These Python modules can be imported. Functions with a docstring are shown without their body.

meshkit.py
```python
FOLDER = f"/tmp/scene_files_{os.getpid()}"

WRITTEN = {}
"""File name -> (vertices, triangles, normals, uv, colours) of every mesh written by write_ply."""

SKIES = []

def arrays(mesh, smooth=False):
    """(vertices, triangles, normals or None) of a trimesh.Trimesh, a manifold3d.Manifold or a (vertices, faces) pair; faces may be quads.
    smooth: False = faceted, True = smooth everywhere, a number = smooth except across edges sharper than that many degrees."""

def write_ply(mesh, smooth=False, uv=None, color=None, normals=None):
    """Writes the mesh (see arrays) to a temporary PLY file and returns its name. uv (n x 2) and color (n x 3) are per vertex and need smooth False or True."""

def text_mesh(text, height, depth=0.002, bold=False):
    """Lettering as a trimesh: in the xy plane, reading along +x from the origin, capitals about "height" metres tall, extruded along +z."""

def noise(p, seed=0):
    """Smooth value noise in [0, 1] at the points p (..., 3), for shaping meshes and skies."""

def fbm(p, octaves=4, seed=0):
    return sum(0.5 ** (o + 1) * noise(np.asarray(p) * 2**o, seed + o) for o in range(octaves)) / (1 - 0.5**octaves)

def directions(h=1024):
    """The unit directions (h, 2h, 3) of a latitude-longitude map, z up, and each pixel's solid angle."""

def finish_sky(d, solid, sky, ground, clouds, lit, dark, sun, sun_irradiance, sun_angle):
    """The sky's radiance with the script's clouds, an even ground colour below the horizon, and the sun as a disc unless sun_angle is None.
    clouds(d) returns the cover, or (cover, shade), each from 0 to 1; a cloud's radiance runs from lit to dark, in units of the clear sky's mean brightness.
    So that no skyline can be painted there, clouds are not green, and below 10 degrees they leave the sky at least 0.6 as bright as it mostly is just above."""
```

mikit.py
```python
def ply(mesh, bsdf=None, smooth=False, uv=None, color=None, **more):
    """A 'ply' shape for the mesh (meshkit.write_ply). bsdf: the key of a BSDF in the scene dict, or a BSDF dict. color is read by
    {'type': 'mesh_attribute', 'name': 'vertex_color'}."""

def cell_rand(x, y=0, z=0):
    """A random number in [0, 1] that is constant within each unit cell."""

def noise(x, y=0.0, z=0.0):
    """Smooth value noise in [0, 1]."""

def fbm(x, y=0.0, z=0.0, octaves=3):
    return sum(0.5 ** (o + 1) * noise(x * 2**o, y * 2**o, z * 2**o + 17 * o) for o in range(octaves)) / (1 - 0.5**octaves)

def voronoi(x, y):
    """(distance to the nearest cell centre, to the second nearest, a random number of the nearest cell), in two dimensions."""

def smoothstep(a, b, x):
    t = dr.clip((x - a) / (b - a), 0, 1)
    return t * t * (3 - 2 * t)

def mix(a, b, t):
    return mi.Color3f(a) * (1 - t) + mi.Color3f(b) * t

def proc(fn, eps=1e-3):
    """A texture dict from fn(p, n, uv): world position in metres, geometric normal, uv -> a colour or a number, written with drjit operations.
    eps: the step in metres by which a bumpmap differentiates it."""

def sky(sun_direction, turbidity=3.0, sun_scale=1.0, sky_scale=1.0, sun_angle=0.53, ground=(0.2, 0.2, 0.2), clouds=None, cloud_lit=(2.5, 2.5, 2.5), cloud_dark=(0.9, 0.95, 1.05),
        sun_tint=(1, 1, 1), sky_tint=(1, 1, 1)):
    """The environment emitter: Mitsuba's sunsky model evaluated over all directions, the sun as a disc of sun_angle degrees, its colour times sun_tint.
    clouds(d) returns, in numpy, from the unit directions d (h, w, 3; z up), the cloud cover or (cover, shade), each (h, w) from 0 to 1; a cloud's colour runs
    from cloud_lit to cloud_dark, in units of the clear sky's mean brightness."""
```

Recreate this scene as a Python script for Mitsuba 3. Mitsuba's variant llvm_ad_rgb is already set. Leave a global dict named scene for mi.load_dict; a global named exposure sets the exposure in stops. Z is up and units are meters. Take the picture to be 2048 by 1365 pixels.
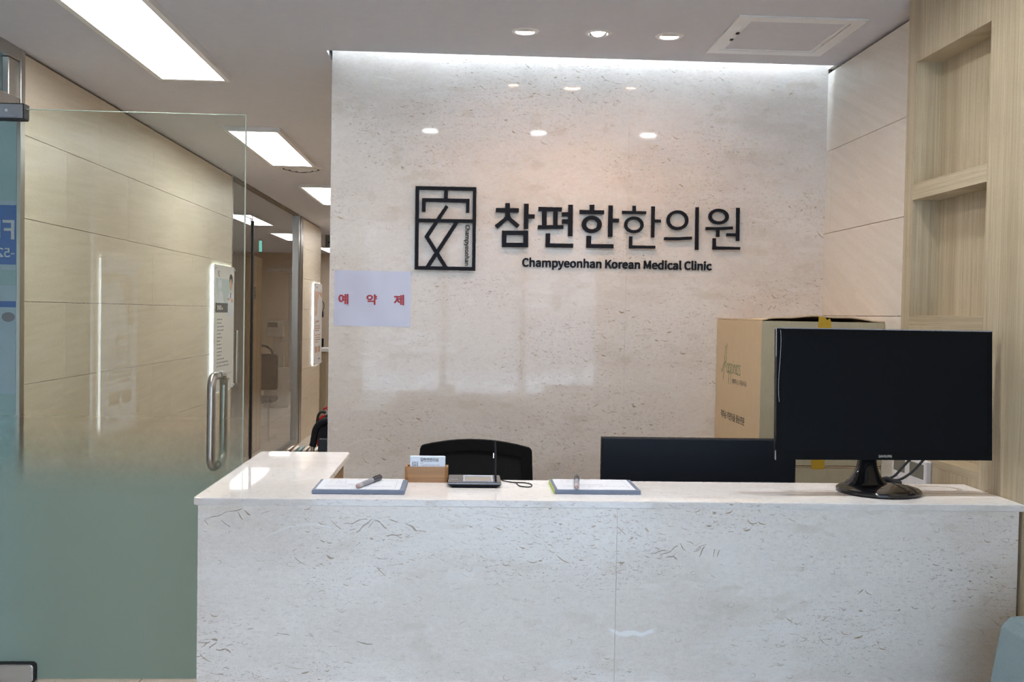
import glob, math
import numpy as np, trimesh, shapely
from shapely import affinity
from shapely.geometry import Polygon, Point, box as sbox
from shapely.ops import unary_union
import drjit as dr
import mitsuba as mi
import mikit
from mikit import noise, fbm, cell_rand, smoothstep, mix, proc

scene, labels = {}, {}
T = mi.ScalarTransform4f
PI = math.pi

# ------------------------------------------------------------------ camera, sky, area lights, exposure
exposure = 0.0
EYE, FOCAL = (0.0, 0.0, 1.41), 2000.0


def camera_matrix(yaw, pitch, roll):
    f = np.array([math.sin(yaw) * math.cos(pitch), math.cos(yaw) * math.cos(pitch), math.sin(pitch)])
    r = np.array([math.cos(yaw), -math.sin(yaw), 0.0])
    u = np.cross(r, f)
    c, s = math.cos(roll), math.sin(roll)
    r, u = c * r + s * u, -s * r + c * u
    m = np.eye(4)
    m[:3, 0], m[:3, 1], m[:3, 2], m[:3, 3] = -r, u, f, EYE
    return m


scene['camera'] = {'type': 'perspective', 'fov_axis': 'x', 'fov': 2 * math.degrees(math.atan(1024 / FOCAL)),
                   'near_clip': 0.05, 'far_clip': 200.0, 'to_world': T(camera_matrix(0.04806, -0.02703, 0.0176))}


def overcast(d):
    return np.full(d.shape[:2], 0.92), 0.25 * np.ones(d.shape[:2])


scene['sky'] = mikit.sky([-0.4, -0.5, 0.75], turbidity=4.0, sun_scale=0.0, sky_scale=66.0, sun_angle=None, ground=(0.22, 0.22, 0.21),
                         clouds=overcast, cloud_lit=(0.84, 1.09, 1.40), cloud_dark=(0.69, 0.91, 1.19))
PANEL_RADIANCE = (13.4, 13.2, 12.9)          # the LED panels of the corridor
WARM_RADIANCE = (355.0, 200.0, 108.0)       # the three lamps at the stone wall
WHITE_RADIANCE = (295.0, 305.0, 310.0)       # the three lamps over the counter
COVE_RADIANCE = (40.0, 54.0, 65.0)        # the strip in the ceiling slot
POSTER_RADIANCE = (5.0, 6.0, 6.4)         # edges of the lit posters

# ------------------------------------------------------------------ helpers


def S(r, g, b):
    return [((v / 255 + 0.055) / 1.055) ** 2.4 if v > 10 else v / 255 / 12.92 for v in (r, g, b)]


def rgb(c):
    return {'type': 'rgb', 'value': [float(v) for v in c]}


def numbered(key, taken=None):
    taken = {**scene, **labels} if taken is None else taken
    k, name = 0, key
    while name in taken:
        k += 1
        name = f'{key}_{k:03d}'
    return name


def put(key, mesh, bsdf, smooth=False, emit=None, **more):
    if emit is not None:
        more['emitter'] = {'type': 'area', 'radiance': rgb(emit)}
    key = numbered(key, scene)
    scene[key] = mikit.ply(mesh, bsdf, smooth=smooth, **more)
    return key


def tag(key, label, cat=None, group=None, kind=None):
    d = {'label': label}
    if cat: d['category'] = cat
    if group: d['group'] = group
    if kind: d['kind'] = kind
    labels[key] = d
    return key


def thing(key, label, cat, group=None):
    key = numbered(key)
    return tag(key, label, cat, group)


def struct(key, label=None):
    labels[key] = {'kind': 'structure'}
    if label: labels[key]['label'] = label
    return key


def cat_(ms):
    return trimesh.util.concatenate([m for m in ms])


def bx(x0, x1, y0, y1, z0, z1, bev=0.0):
    if bev <= 0:
        m = trimesh.creation.box((x1 - x0, y1 - y0, z1 - z0))
        m.apply_translation(((x0 + x1) / 2, (y0 + y1) / 2, (z0 + z1) / 2))
        return m
    p = []
    for sx in (0, 1):
        for sy in (0, 1):
            for sz in (0, 1):
                c = np.array([(x0, x1)[sx], (y0, y1)[sy], (z0, z1)[sz]], float)
                d = np.array([1 - 2 * sx, 1 - 2 * sy, 1 - 2 * sz]) * bev
                for k in range(3):
                    e = d.copy(); e[k] = 0
                    p.append(c + e)
    return trimesh.convex.convex_hull(np.array(p))


def move(m, mat=None, t=None):
    m = m.copy()
    if mat is not None:
        M = np.eye(4); M[:3, :3] = mat
        m.apply_transform(M)
    if t is not None:
        m.apply_translation(t)
    return m


def rotz(a):
    c, s = math.cos(a), math.sin(a)
    return np.array([[c, -s, 0], [s, c, 0], [0, 0, 1.0]])


def rotx(a):
    c, s = math.cos(a), math.sin(a)
    return np.array([[1.0, 0, 0], [0, c, -s], [0, s, c]])


WALL = np.array([[1, 0, 0], [0, 0, -1], [0, 1, 0]], float)      # drawing seen when looking along +y
TO_LEFT = np.array([[0, 0, -1], [-1, 0, 0], [0, 1, 0]], float)  # on a face that looks towards -x
TO_RIGHT = np.array([[0, 0, 1], [1, 0, 0], [0, 1, 0]], float)   # on a face that looks towards +x


def ext(poly, depth):
    ms = [trimesh.creation.extrude_polygon(g, depth, engine='earcut') for g in getattr(poly, 'geoms', [poly]) if g.area > 0]
    return cat_(ms)


def cyl(p0, p1, r, n=24, r1=None):
    return tube([p0, p1], [r, r if r1 is None else r1], n)


def tube(points, r, n=12, closed=False):
    p = np.asarray(points, float)
    r = np.broadcast_to(r, (len(p),))
    t = np.gradient(p, axis=0)
    t /= np.linalg.norm(t, axis=1, keepdims=True) + 1e-12
    a = np.cross(t[0], [0, 0, 1.0] if abs(t[0][2]) < 0.9 else [1.0, 0, 0])
    a /= np.linalg.norm(a)
    rings = []
    ang = np.arange(n) * 2 * PI / n
    for i in range(len(p)):
        a = a - t[i] * np.dot(a, t[i]); a /= np.linalg.norm(a)
        b = np.cross(t[i], a)
        rings.append(p[i] + r[i] * (np.cos(ang)[:, None] * a + np.sin(ang)[:, None] * b))
    v = np.vstack(rings + [p[:1], p[-1:]])
    f = []
    for i in range(len(p) - 1):
        for j in range(n):
            k = (j + 1) % n
            f += [[i * n + j, i * n + k, (i + 1) * n + k], [i * n + j, (i + 1) * n + k, (i + 1) * n + j]]
    c0, c1, L = len(p) * n, len(p) * n + 1, (len(p) - 1) * n
    for j in range(n):
        k = (j + 1) % n
        f += [[c0, k, j], [c1, L + j, L + k]]
    return trimesh.Trimesh(v, np.array(f), process=False)


def spline(pts, n=40):
    from scipy.interpolate import CubicSpline
    p = np.asarray(pts, float)
    s = np.r_[0, np.cumsum(np.linalg.norm(np.diff(p, axis=0), axis=1))]
    return CubicSpline(s, p)(np.linspace(0, s[-1], n))


def lathe(profile, c, n=40):
    m = trimesh.creation.revolve(np.asarray(profile, float), sections=n)
    m.apply_translation(c)
    return m


def disc(c, r, n=32, up=False):
    a = np.arange(n) * 2 * PI / n
    v = np.vstack([np.c_[np.cos(a) * r, np.sin(a) * r, 0 * a], [[0, 0, 0]]]) + np.asarray(c)
    i = np.arange(n); j = (i + 1) % n
    f = np.c_[i, j, 0 * i + n] if up else np.c_[j, i, 0 * i + n]
    return trimesh.Trimesh(v, f, process=False)


def quad(a, b, c, d):
    return trimesh.Trimesh(np.array([a, b, c, d], float), [[0, 1, 2], [0, 2, 3]], process=False)


FONT = None


def text_poly(text, height, bold=2, size=160, width=None):
    """Outline of the words as a shapely shape, capitals about height tall, baseline at 0; bold in stroke pixels."""
    global FONT
    from PIL import Image, ImageDraw, ImageFont
    files = glob.glob('/opt/blender-*/*/datafiles/fonts/Noto Sans CJK Regular.woff2') or glob.glob('/opt/blender-*/*/datafiles/fonts/Inter.woff2')
    font = ImageFont.truetype(files[0], size)
    x0, y0, x1, y1 = font.getbbox(text, anchor='ls', stroke_width=bold)
    im = Image.new('L', (x1 - x0 + 8, y1 - y0 + 8))
    ImageDraw.Draw(im).text((4 - x0, 4 - y0), text, 255, font, anchor='ls', stroke_width=bold)
    on = np.pad(np.asarray(im) > 127, ((0, 0), (1, 1))).astype(np.int8)
    rows, starts = np.nonzero(np.diff(on, axis=1) == 1)
    ends = np.nonzero(np.diff(on, axis=1) == -1)[1]
    shape = shapely.union_all(shapely.box(starts, -rows - 1, ends, -rows)).buffer(0.6).buffer(-0.6).simplify(0.75)
    s = height / (0.733 * size)
    shape = affinity.affine_transform(shape, [s, 0, 0, s, -4 * s + x0 * s, (4 - y0) * s])
    if width:
        b = shape.bounds
        shape = affinity.translate(affinity.scale(affinity.translate(shape, -b[0], 0), width / (b[2] - b[0]), 1, origin=(0, 0)), 0, 0)
    return shape


# ------------------------------------------------------------------ materials


def principled(key, color, rough=0.5, **kw):
    col = proc(color) if callable(color) else rgb(color)
    scene[key] = {'type': 'twosided', 'bsdf': {'type': 'principled', 'base_color': col, 'roughness': rough, **kw}}
    return key


def plane_uv(p, n):
    ax, az = dr.abs(n.x) > 0.5, dr.abs(n.z) > 0.5
    u = dr.select(ax, p.y + 7.3, p.x)
    v = dr.select(az, p.y * 1.0 + 3.1, p.z)
    return u, v


def fragments(u, v, cell, seed, prob, half, thick, ang, curve, soft=0.35):
    """Small curved slivers, one at most in each cell: cover 0..1."""
    row = dr.floor(v / cell)
    cu = u / cell + cell_rand(row, seed) * 7.0
    col = dr.floor(cu)
    r = [cell_rand(col, row, seed + k) for k in range(1, 8)]
    h = half[0] + (half[1] - half[0]) * r[0] * r[0]
    t = thick[0] + (thick[1] - thick[0]) * r[1] * r[1]
    mx = dr.minimum(h / cell, 0.42)
    du = (cu - col - (mx + (1 - 2 * mx) * r[2])) * cell
    dv = (v / cell - row - (0.25 + 0.5 * r[3])) * cell
    a = (r[4] - 0.5) * 2 * ang
    c, s = dr.cos(a), dr.sin(a)
    x, y = c * du + s * dv, -s * du + c * dv
    q = x / h
    y = y - curve * (r[5] - 0.5) * 2 * h * (q * q - 0.3)
    w = t * dr.maximum(1 - q * q, 0)
    m = smoothstep(w + soft * t, w * 0.4, dr.abs(y)) * dr.select(dr.abs(q) < 1, 1.0, 0.0)
    return m * dr.select(r[6] < prob, 1.0, 0.0), r[0], r[5]


def hooks(u, v, cell, seed, prob, R, thick):
    row = dr.floor(v / cell)
    cu = u / cell + cell_rand(row, seed) * 5.0
    col = dr.floor(cu)
    r = [cell_rand(col, row, seed + k) for k in range(1, 7)]
    du, dv = (cu - col - 0.3 - 0.4 * r[0]) * cell, (v / cell - row - 0.3 - 0.4 * r[1]) * cell
    rad = R[0] + (R[1] - R[0]) * r[2]
    dv = dv * (1.1 + 0.9 * r[5])
    ang = dr.atan2(dv, du)
    rr = dr.sqrt(du * du + dv * dv)
    m = smoothstep(thick, thick * 0.4, dr.abs(rr - rad)) * smoothstep(-0.3, 0.1, dr.cos(ang + 6.28 * r[3]) + r[4] * 0.9 - 0.3)
    return m * dr.select(r[5] < prob, 1.0, 0.0)


# cell, seed, probability, half length, half width, spread of angle, bend, turn of the bedding, tone, strength
BROWN, UMBER, OLIVE = (0.27, 0.17, 0.105), (0.17, 0.115, 0.08), (0.34, 0.25, 0.15)
STONE_MARKS = [(0.0080, 11, 0.70, (0.0010, 0.0026), (0.0004, 0.0008), 0.6, 0.2, 0.0, BROWN, 0.50),
               (0.0140, 23, 0.55, (0.0022, 0.0062), (0.0004, 0.0009), 0.35, 0.25, 0.05, UMBER, 0.50),
               (0.0190, 37, 0.50, (0.0030, 0.0085), (0.0004, 0.0010), 0.45, 0.35, 0.22, BROWN, 0.60),
               (0.0270, 43, 0.45, (0.0040, 0.0120), (0.0005, 0.0011), 0.40, 0.45, -0.20, BROWN, 0.60),
               (0.0480, 41, 0.45, (0.0040, 0.0110), (0.0010, 0.0024), 0.55, 0.55, 0.10, OLIVE, 0.80),
               (0.0900, 47, 0.40, (0.0060, 0.0190), (0.0012, 0.0036), 0.70, 0.70, -0.15, OLIVE, 0.75),
               (0.1700, 59, 0.45, (0.0200, 0.0600), (0.0005, 0.0012), 0.35, 0.35, 0.1, BROWN, 0.45)]


def stone_fn(p, n, uv):
    u, v = plane_uv(p, n)
    wob = noise(u * 9, v * 9) - 0.5
    u2, v2 = u + 0.012 * wob, v + 0.010 * (noise(u * 7 + 31, v * 8) - 0.5)
    cloud = fbm(u * 2.2 + 3, v * 4.5, 0.0, 4)
    dens = smoothstep(0.40, 0.66, fbm(u * 3.1 + 11, v * 6.0, 5.0, 3))
    col = mix((0.780, 0.725, 0.675), (0.855, 0.815, 0.775), smoothstep(0.35, 0.65, cloud))
    col = col * (0.955 + 0.09 * noise(u * 420, v * 420)) * (0.97 + 0.06 * noise(u * 90, v * 160))
    pale = smoothstep(0.60, 0.74, fbm(u * 8 + 50 + wob, v * 19 + 9, 2.0, 4))
    col = mix(col, (0.88, 0.85, 0.82), pale * 0.40)
    dull = smoothstep(0.64, 0.80, fbm(u * 11 + 80, v * 21 + 40, 7.0, 4))
    col = mix(col, (0.60, 0.53, 0.43), dull * 0.28)
    for size, seed, prob, half, thick, ang, bend, turn, tone, strong in STONE_MARKS:
        c, q = math.cos(turn), math.sin(turn)
        m, a, b = fragments(u2 * c + v2 * q + seed, v2 * c - u2 * q, size, seed, prob, half, thick, ang, bend)
        col = mix(col, tone, dr.minimum(m * (0.6 + 0.9 * b) * strong, 0.95) * (0.25 + 0.75 * dens))
    m, a, b = fragments(u2, v2, 0.27, 67, 0.5, (0.03, 0.10), (0.0015, 0.006), 0.3, 0.6)
    col = mix(col, (0.9, 0.88, 0.86), m * 0.5)
    m = hooks(u2, v2, 0.085, 71, 0.5, (0.003, 0.008), 0.0009)
    col = mix(col, BROWN, m * 0.5)
    return col


# the large fossils of the counter front: (x0, z0, x1, z1, half width in mm)
FOSSILS = [(-.275, .905, -.222, .925, 2.2), (-.235, .899, -.212, .922, 2.6), (-.245, .888, -.224, .912, 2.0), (-.262, .893, -.247, .897, 1.6),
           (-.205, .918, -.190, .912, 3.2), (-.190, .912, -.176, .899, 2.8), (-.207, .916, -.217, .901, 2.2), (-.168, .920, -.147, .914, 2.2),
           (-.132, .908, -.105, .896, 2.4), (-.105, .896, -.083, .892, 1.8), (-.172, .879, -.142, .884, 2.2), (-.130, .872, -.113, .879, 1.2),
           (-.595, .918, -.552, .934, 1.6), (-.552, .934, -.512, .941, 1.2), (-.522, .936, -.510, .918, 2.0), (-.505, .938, -.494, .930, 2.4),
           (-.470, .931, -.448, .940, 1.0), (-.590, .903, -.596, .915, 1.4), (-.560, .917, -.540, .902, 1.4),
           (.455, .839, .490, .853, 2.2), (.475, .835, .520, .863, 1.6), (.490, .832, .510, .842, 2.6), (.508, .840, .516, .830, 2.4), (.525, .866, .540, .852, 1.2),
           (.560, .856, .588, .866, 1.4), (.570, .838, .584, .858, 2.8), (.556, .850, .575, .857, 1.8), (.605, .838, .610, .854, 1.4), (.615, .837, .622, .854, 1.4), (.540, .871, .556, .869, 1.2),
           (-.612, .630, -.585, .627, 2.2), (-.606, .618, -.583, .630, 1.6), (-.580, .637, -.570, .630, 3.0), (-.585, .612, -.570, .626, 2.2), (-.568, .613, -.545, .608, 2.2), (-.545, .608, -.533, .602, 2.6), (-.542, .616, -.530, .620, 1.6),
           (-.425, .650, -.398, .642, 1.8), (-.240, .630, -.205, .624, 1.6), (-.330, .870, -.322, .866, 2.2), (.980, .757, .996, .745, 1.4), (.960, .748, .975, .757, 1.4)]


def counter_stone_fn(p, n, uv):
    col = stone_fn(p, n, uv)
    x = p.x + 0.006 * (noise(p.x * 60, p.z * 60) - 0.5)
    z = p.z + 0.008 * (noise(p.x * 55 + 9, p.z * 55) - 0.5)
    m = mi.Float(0)
    for x0, z0, x1, z1, w in FOSSILS:
        dx, dz = x1 - x0, z1 - z0
        L2 = dx * dx + dz * dz
        t = dr.clip(((x - x0) * dx + (z - z0) * dz) / L2, 0, 1)
        d = dr.sqrt(dr.square(x - x0 - dx * t) + dr.square(z - z0 - dz * t))
        ww = w * 1e-3 * (0.35 + 1.3 * t * (1.25 - t))
        m = dr.maximum(m, smoothstep(ww, ww * 0.55, d))
    col = mix(col, (0.33, 0.26, 0.20), m * (0.65 + 0.35 * noise(p.x * 120, p.z * 200)))
    a = (p.x - 0.412) / 0.062     # the white wing-shaped shell low on the right slab
    wing = smoothstep(0.0065, 0.0035, dr.abs(z - 0.650 - 0.02 * (dr.abs(a) - 0.35) * dr.abs(a))) * smoothstep(1.0, 0.7, dr.abs(a))
    return mix(col, (0.92, 0.92, 0.92), wing * 0.8)


def worktop_fn(p, n, uv):
    col = stone_fn(p, n, uv)
    # a tan band along the right half of the strip, with an oval loop behind it
    w = 0.004 * (noise(p.x * 14, p.y * 14) - 0.5)
    band = smoothstep(0.011, 0.007, dr.abs(p.y - 2.487 + w - 0.012 * (p.x - 0.9))) * smoothstep(0.62, 0.9, p.x)
    loop = smoothstep(0.010, 0.005, dr.abs(dr.sqrt(dr.square((p.x - 1.25) / 1.0) + dr.square((p.y - 2.56) / 0.75)) - 0.055)) * smoothstep(1.18, 1.22, p.x)
    top = dr.select(n.z > 0.5, 1.0, 0.0)
    col = mix(col, (0.86, 0.88, 0.94), 0.25)  # same stone; the lamplight on the top is mixed into its colour
    return mix(col, (0.42, 0.31, 0.22), dr.maximum(band, loop) * 0.5 * top)


def cladding_fn(p, n, uv):
    ax = dr.abs(n.x) > 0.5
    u, v = dr.select(ax, p.y, p.x), p.z
    tile = cell_rand(dr.floor((u + 0.4) / 0.8), dr.floor((v + 0.2) / 0.325), 5)
    sl = dr.select(p.x > 0.5, 0.40, 0.06)
    vv = v - sl * u
    grain = fbm(u * 4 + tile * 13, vv * 60, 0.0, 3)
    broad = fbm(u * 1.6 + 4, vv * 7, 0.0, 3)
    t = smoothstep(0.25, 0.75, 0.5 * grain + 0.5 * broad)
    col = dr.select(p.x > 0.5, mix((0.70, 0.65, 0.58), (0.76, 0.715, 0.65), t), mix((0.62, 0.545, 0.435), (0.675, 0.60, 0.49), t))
    col = col * (0.96 + 0.08 * noise(u * 300, v * 300)) * (0.985 + 0.03 * tile)
    m, a, b = fragments(u, v, 0.02, 91, 0.22, (0.0015, 0.006), (0.0005, 0.0014), 0.5, 0.3)
    col = mix(col, (0.36, 0.29, 0.2), m * 0.45 * smoothstep(0.45, 0.6, fbm(u * 4, v * 5, 9.0, 2)))
    return col


def wood_fn(vertical, light, dark):
    def fn(p, n, uv):
        h = p.x + p.y
        a, b = (h, p.z) if vertical else (p.z, h)
        band = noise(a * 22 + 0.6 * noise(b * 1.5, a * 8), b * 0.25)
        streak = fbm(a * 210, b * 1.3, 0.0, 3)
        fine = noise(a * 620, b * 7)
        pore = smoothstep(0.66, 0.86, noise(a * 900 + 5, b * 11))
        t = 0.45 * band + 0.55 * streak
        col = mix(dark, light, smoothstep(0.25, 0.7, t)) * (0.93 + 0.14 * fine)
        return mix(col, (dark[0] * 0.6, dark[1] * 0.58, dark[2] * 0.55), pore * 0.35)
    return fn


principled('stone', stone_fn, 0.045, specular=0.28)
principled('counter_stone', counter_stone_fn, 0.16, specular=0.4)
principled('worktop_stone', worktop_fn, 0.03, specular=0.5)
principled('cladding', cladding_fn, 0.42, specular=0.35)
principled('grout', (0.18, 0.15, 0.12), 0.9)
principled('pale_grout', (0.52, 0.46, 0.40), 0.8)
principled('wood', wood_fn(True, (0.46, 0.385, 0.265), (0.37, 0.30, 0.198)), 0.5, specular=0.35)
principled('wood_level', wood_fn(False, (0.46, 0.385, 0.265), (0.37, 0.30, 0.198)), 0.5, specular=0.35)
principled('brown_wood', wood_fn(True, (0.40, 0.27, 0.15), (0.30, 0.20, 0.11)), 0.5)
principled('card_wood', wood_fn(False, (0.42, 0.215, 0.085), (0.34, 0.165, 0.06)), 0.38, specular=0.4)
principled('ceiling_paint', lambda p, n, uv: mi.Color3f(0.545, 0.54, 0.56) * (0.985 + 0.03 * noise(p.x * 40, p.y * 40)), 0.8)
principled('white_paint', (0.74, 0.74, 0.73), 0.6)
principled('white_metal', (0.72, 0.72, 0.72), 0.35, specular=0.5)
principled('beige_paint', lambda p, n, uv: mi.Color3f(0.62, 0.51, 0.40) * (0.98 + 0.04 * noise(p.x * 30, p.y * 30, p.z * 30)), 0.7)


def floor_fn(p, n, uv):
    gx, gy = p.x / 0.6, p.y / 0.6
    fx, fy = dr.abs(gx - dr.floor(gx) - 0.5), dr.abs(gy - dr.floor(gy) - 0.5)
    joint = smoothstep(0.494, 0.498, dr.maximum(fx, fy))
    col = mi.Color3f(0.58, 0.525, 0.46) * (0.9 + 0.1 * fbm(p.x * 6, p.y * 6, 0.0, 3) + 0.06 * cell_rand(dr.floor(gx), dr.floor(gy)))
    return mix(col, (0.25, 0.22, 0.19), joint)


principled('outside_render', (0.55, 0.54, 0.53), 0.9)
principled('floor_tile', floor_fn, 0.3, specular=0.45)
principled('pavement', (0.56, 0.55, 0.54), 0.9)
principled('steel', (0.46, 0.445, 0.42), 0.33, metallic=1.0)
principled('bright_steel', (0.66, 0.66, 0.66), 0.12, metallic=1.0)
principled('grey_metal', (0.20, 0.215, 0.235), 0.32, metallic=0.35, specular=0.5)
principled('black_gloss', (0.006, 0.006, 0.007), 0.06, specular=0.5)
principled('bezel_black', (0.005, 0.006, 0.008), 0.2, specular=0.12)
principled('chair_black', (0.006, 0.006, 0.0065), 0.6, specular=0.1)
principled('black_plastic', (0.007, 0.008, 0.011), 0.35, specular=0.3)
principled('black_satin', (0.009, 0.012, 0.018), 0.5, specular=0.14)
principled('screen', (0.0045, 0.006, 0.009), 0.28, specular=0.13)
principled('rubber', (0.012, 0.012, 0.013), 0.6)
principled('film_edge', (0.27, 0.275, 0.30), 0.2, specular=0.6)
principled('silver', (0.6, 0.61, 0.62), 0.3, metallic=0.9)
principled('dull_silver', (0.24, 0.26, 0.29), 0.4, metallic=0.5)
principled('navy', (0.012, 0.017, 0.030), 0.45)
principled('mesh_fabric', lambda p, n, uv: mi.Color3f(0.011, 0.011, 0.0115) + 0.026 * smoothstep(0.3, 0.12, dr.maximum(dr.abs(p.x / 0.0045 - dr.floor(p.x / 0.0045) - 0.5), dr.abs(p.z / 0.0045 - dr.floor(p.z / 0.0045) - 0.5))), 0.8, specular=0.15)
principled('sign_black', (0.007, 0.008, 0.012), 0.5, specular=0.15)
principled('ink', (0.03, 0.028, 0.03), 0.7)
principled('soft_ink', (0.30, 0.30, 0.33), 0.7)
principled('faint_ink', (0.40, 0.41, 0.45), 0.7)
principled('red_ink', (0.36, 0.03, 0.045), 0.5)
principled('green_ink', (0.06, 0.14, 0.055), 0.8)
principled('brown_ink', (0.055, 0.038, 0.028), 0.8)
principled('paper', (0.69, 0.71, 0.76), 0.6)
principled('sleeve', lambda p, n, uv: mi.Color3f(0.56, 0.57, 0.70) * (0.96 + 0.08 * fbm(p.x * 14, p.z * 10, 0.0, 3)), 0.22, specular=0.5)
principled('card_white', (0.72, 0.79, 0.88), 0.5)
principled('slate_board', (0.165, 0.195, 0.27), 0.5)
principled('lime_edge', (0.40, 0.50, 0.12), 0.6)


def card_fn(base):
    def fn(p, n, uv):
        c = mi.Color3f(*base)
        return c * (0.95 + 0.06 * noise(p.x * 220 + p.y * 220, p.z * 30) + 0.05 * noise(p.x * 600, p.y * 600, p.z * 600))
    return fn


principled('cardboard', card_fn((0.52, 0.40, 0.26)), 0.8, specular=0.2)
principled('cardboard_shaded', card_fn((0.42, 0.375, 0.265)), 0.75, specular=0.2)  # same cardboard, with the shade of the front sides put into its colour
principled('cardboard_core', (0.10, 0.075, 0.05), 0.9)
principled('tape', (0.46, 0.29, 0.03), 0.2, specular=0.5)
principled('device_white', (0.74, 0.75, 0.80), 0.35)
principled('device_side', (0.52, 0.55, 0.62), 0.45)
principled('display_grey', (0.17, 0.175, 0.155), 0.25, specular=0.5)
principled('lcd', (0.32, 0.28, 0.24), 0.3)
principled('lcd_rim', (0.42, 0.47, 0.58), 0.3)
principled('dark_glass', (0.06, 0.050, 0.045), 0.12, specular=0.55)
principled('clear_barrel', (0.50, 0.47, 0.48), 0.12, specular=0.6)
principled('pen_dark', (0.045, 0.045, 0.06), 0.3)
principled('pen_red', (0.42, 0.30, 0.30), 0.3)
principled('leather', lambda p, n, uv: mi.Color3f(0.185, 0.245, 0.255) * (0.94 + 0.12 * noise(p.x * 500, p.y * 500, p.z * 500)), 0.55, specular=0.35)
principled('skin', (0.62, 0.40, 0.32), 0.6)
principled('hair', (0.02, 0.018, 0.018), 0.6)
principled('coat', (0.74, 0.78, 0.88), 0.6)
principled('print_blue', (0.55, 0.66, 0.70), 0.6)
principled('print_grey', (0.09, 0.095, 0.105), 0.6)
principled('print_tan', (0.50, 0.36, 0.29), 0.6)
principled('print_white', (0.80, 0.82, 0.84), 0.3, specular=0.5)
principled('extinguisher_red', (0.45, 0.012, 0.015), 0.2, specular=0.5)
principled('machine_white', (0.66, 0.62, 0.56), 0.4)
principled('book_blue', (0.22, 0.34, 0.38), 0.5)
principled('book_white', (0.72, 0.68, 0.62), 0.5)
principled('book_brown', (0.18, 0.10, 0.06), 0.5)
principled('teal_wall', (0.42, 0.58, 0.57), 0.6)
principled('poster_blue', (0.09, 0.22, 0.52), 0.5)
principled('poster_pale', (0.50, 0.62, 0.68), 0.5)
principled('glass_edge', (0.42, 0.52, 0.46), 0.1, specular=0.6)
principled('lamp_body', (0.7, 0.7, 0.7), 0.4)
principled('lamp_baffle', (0.40, 0.385, 0.37), 0.5)
principled('emitting', (0.5, 0.5, 0.5), 0.5)
scene['clear_glass'] = {'type': 'thindielectric', 'specular_transmittance': rgb((0.90, 0.94, 0.91))}
scene['tinted_glass'] = {'type': 'thindielectric', 'specular_transmittance': rgb((0.84, 0.90, 0.85))}
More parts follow.
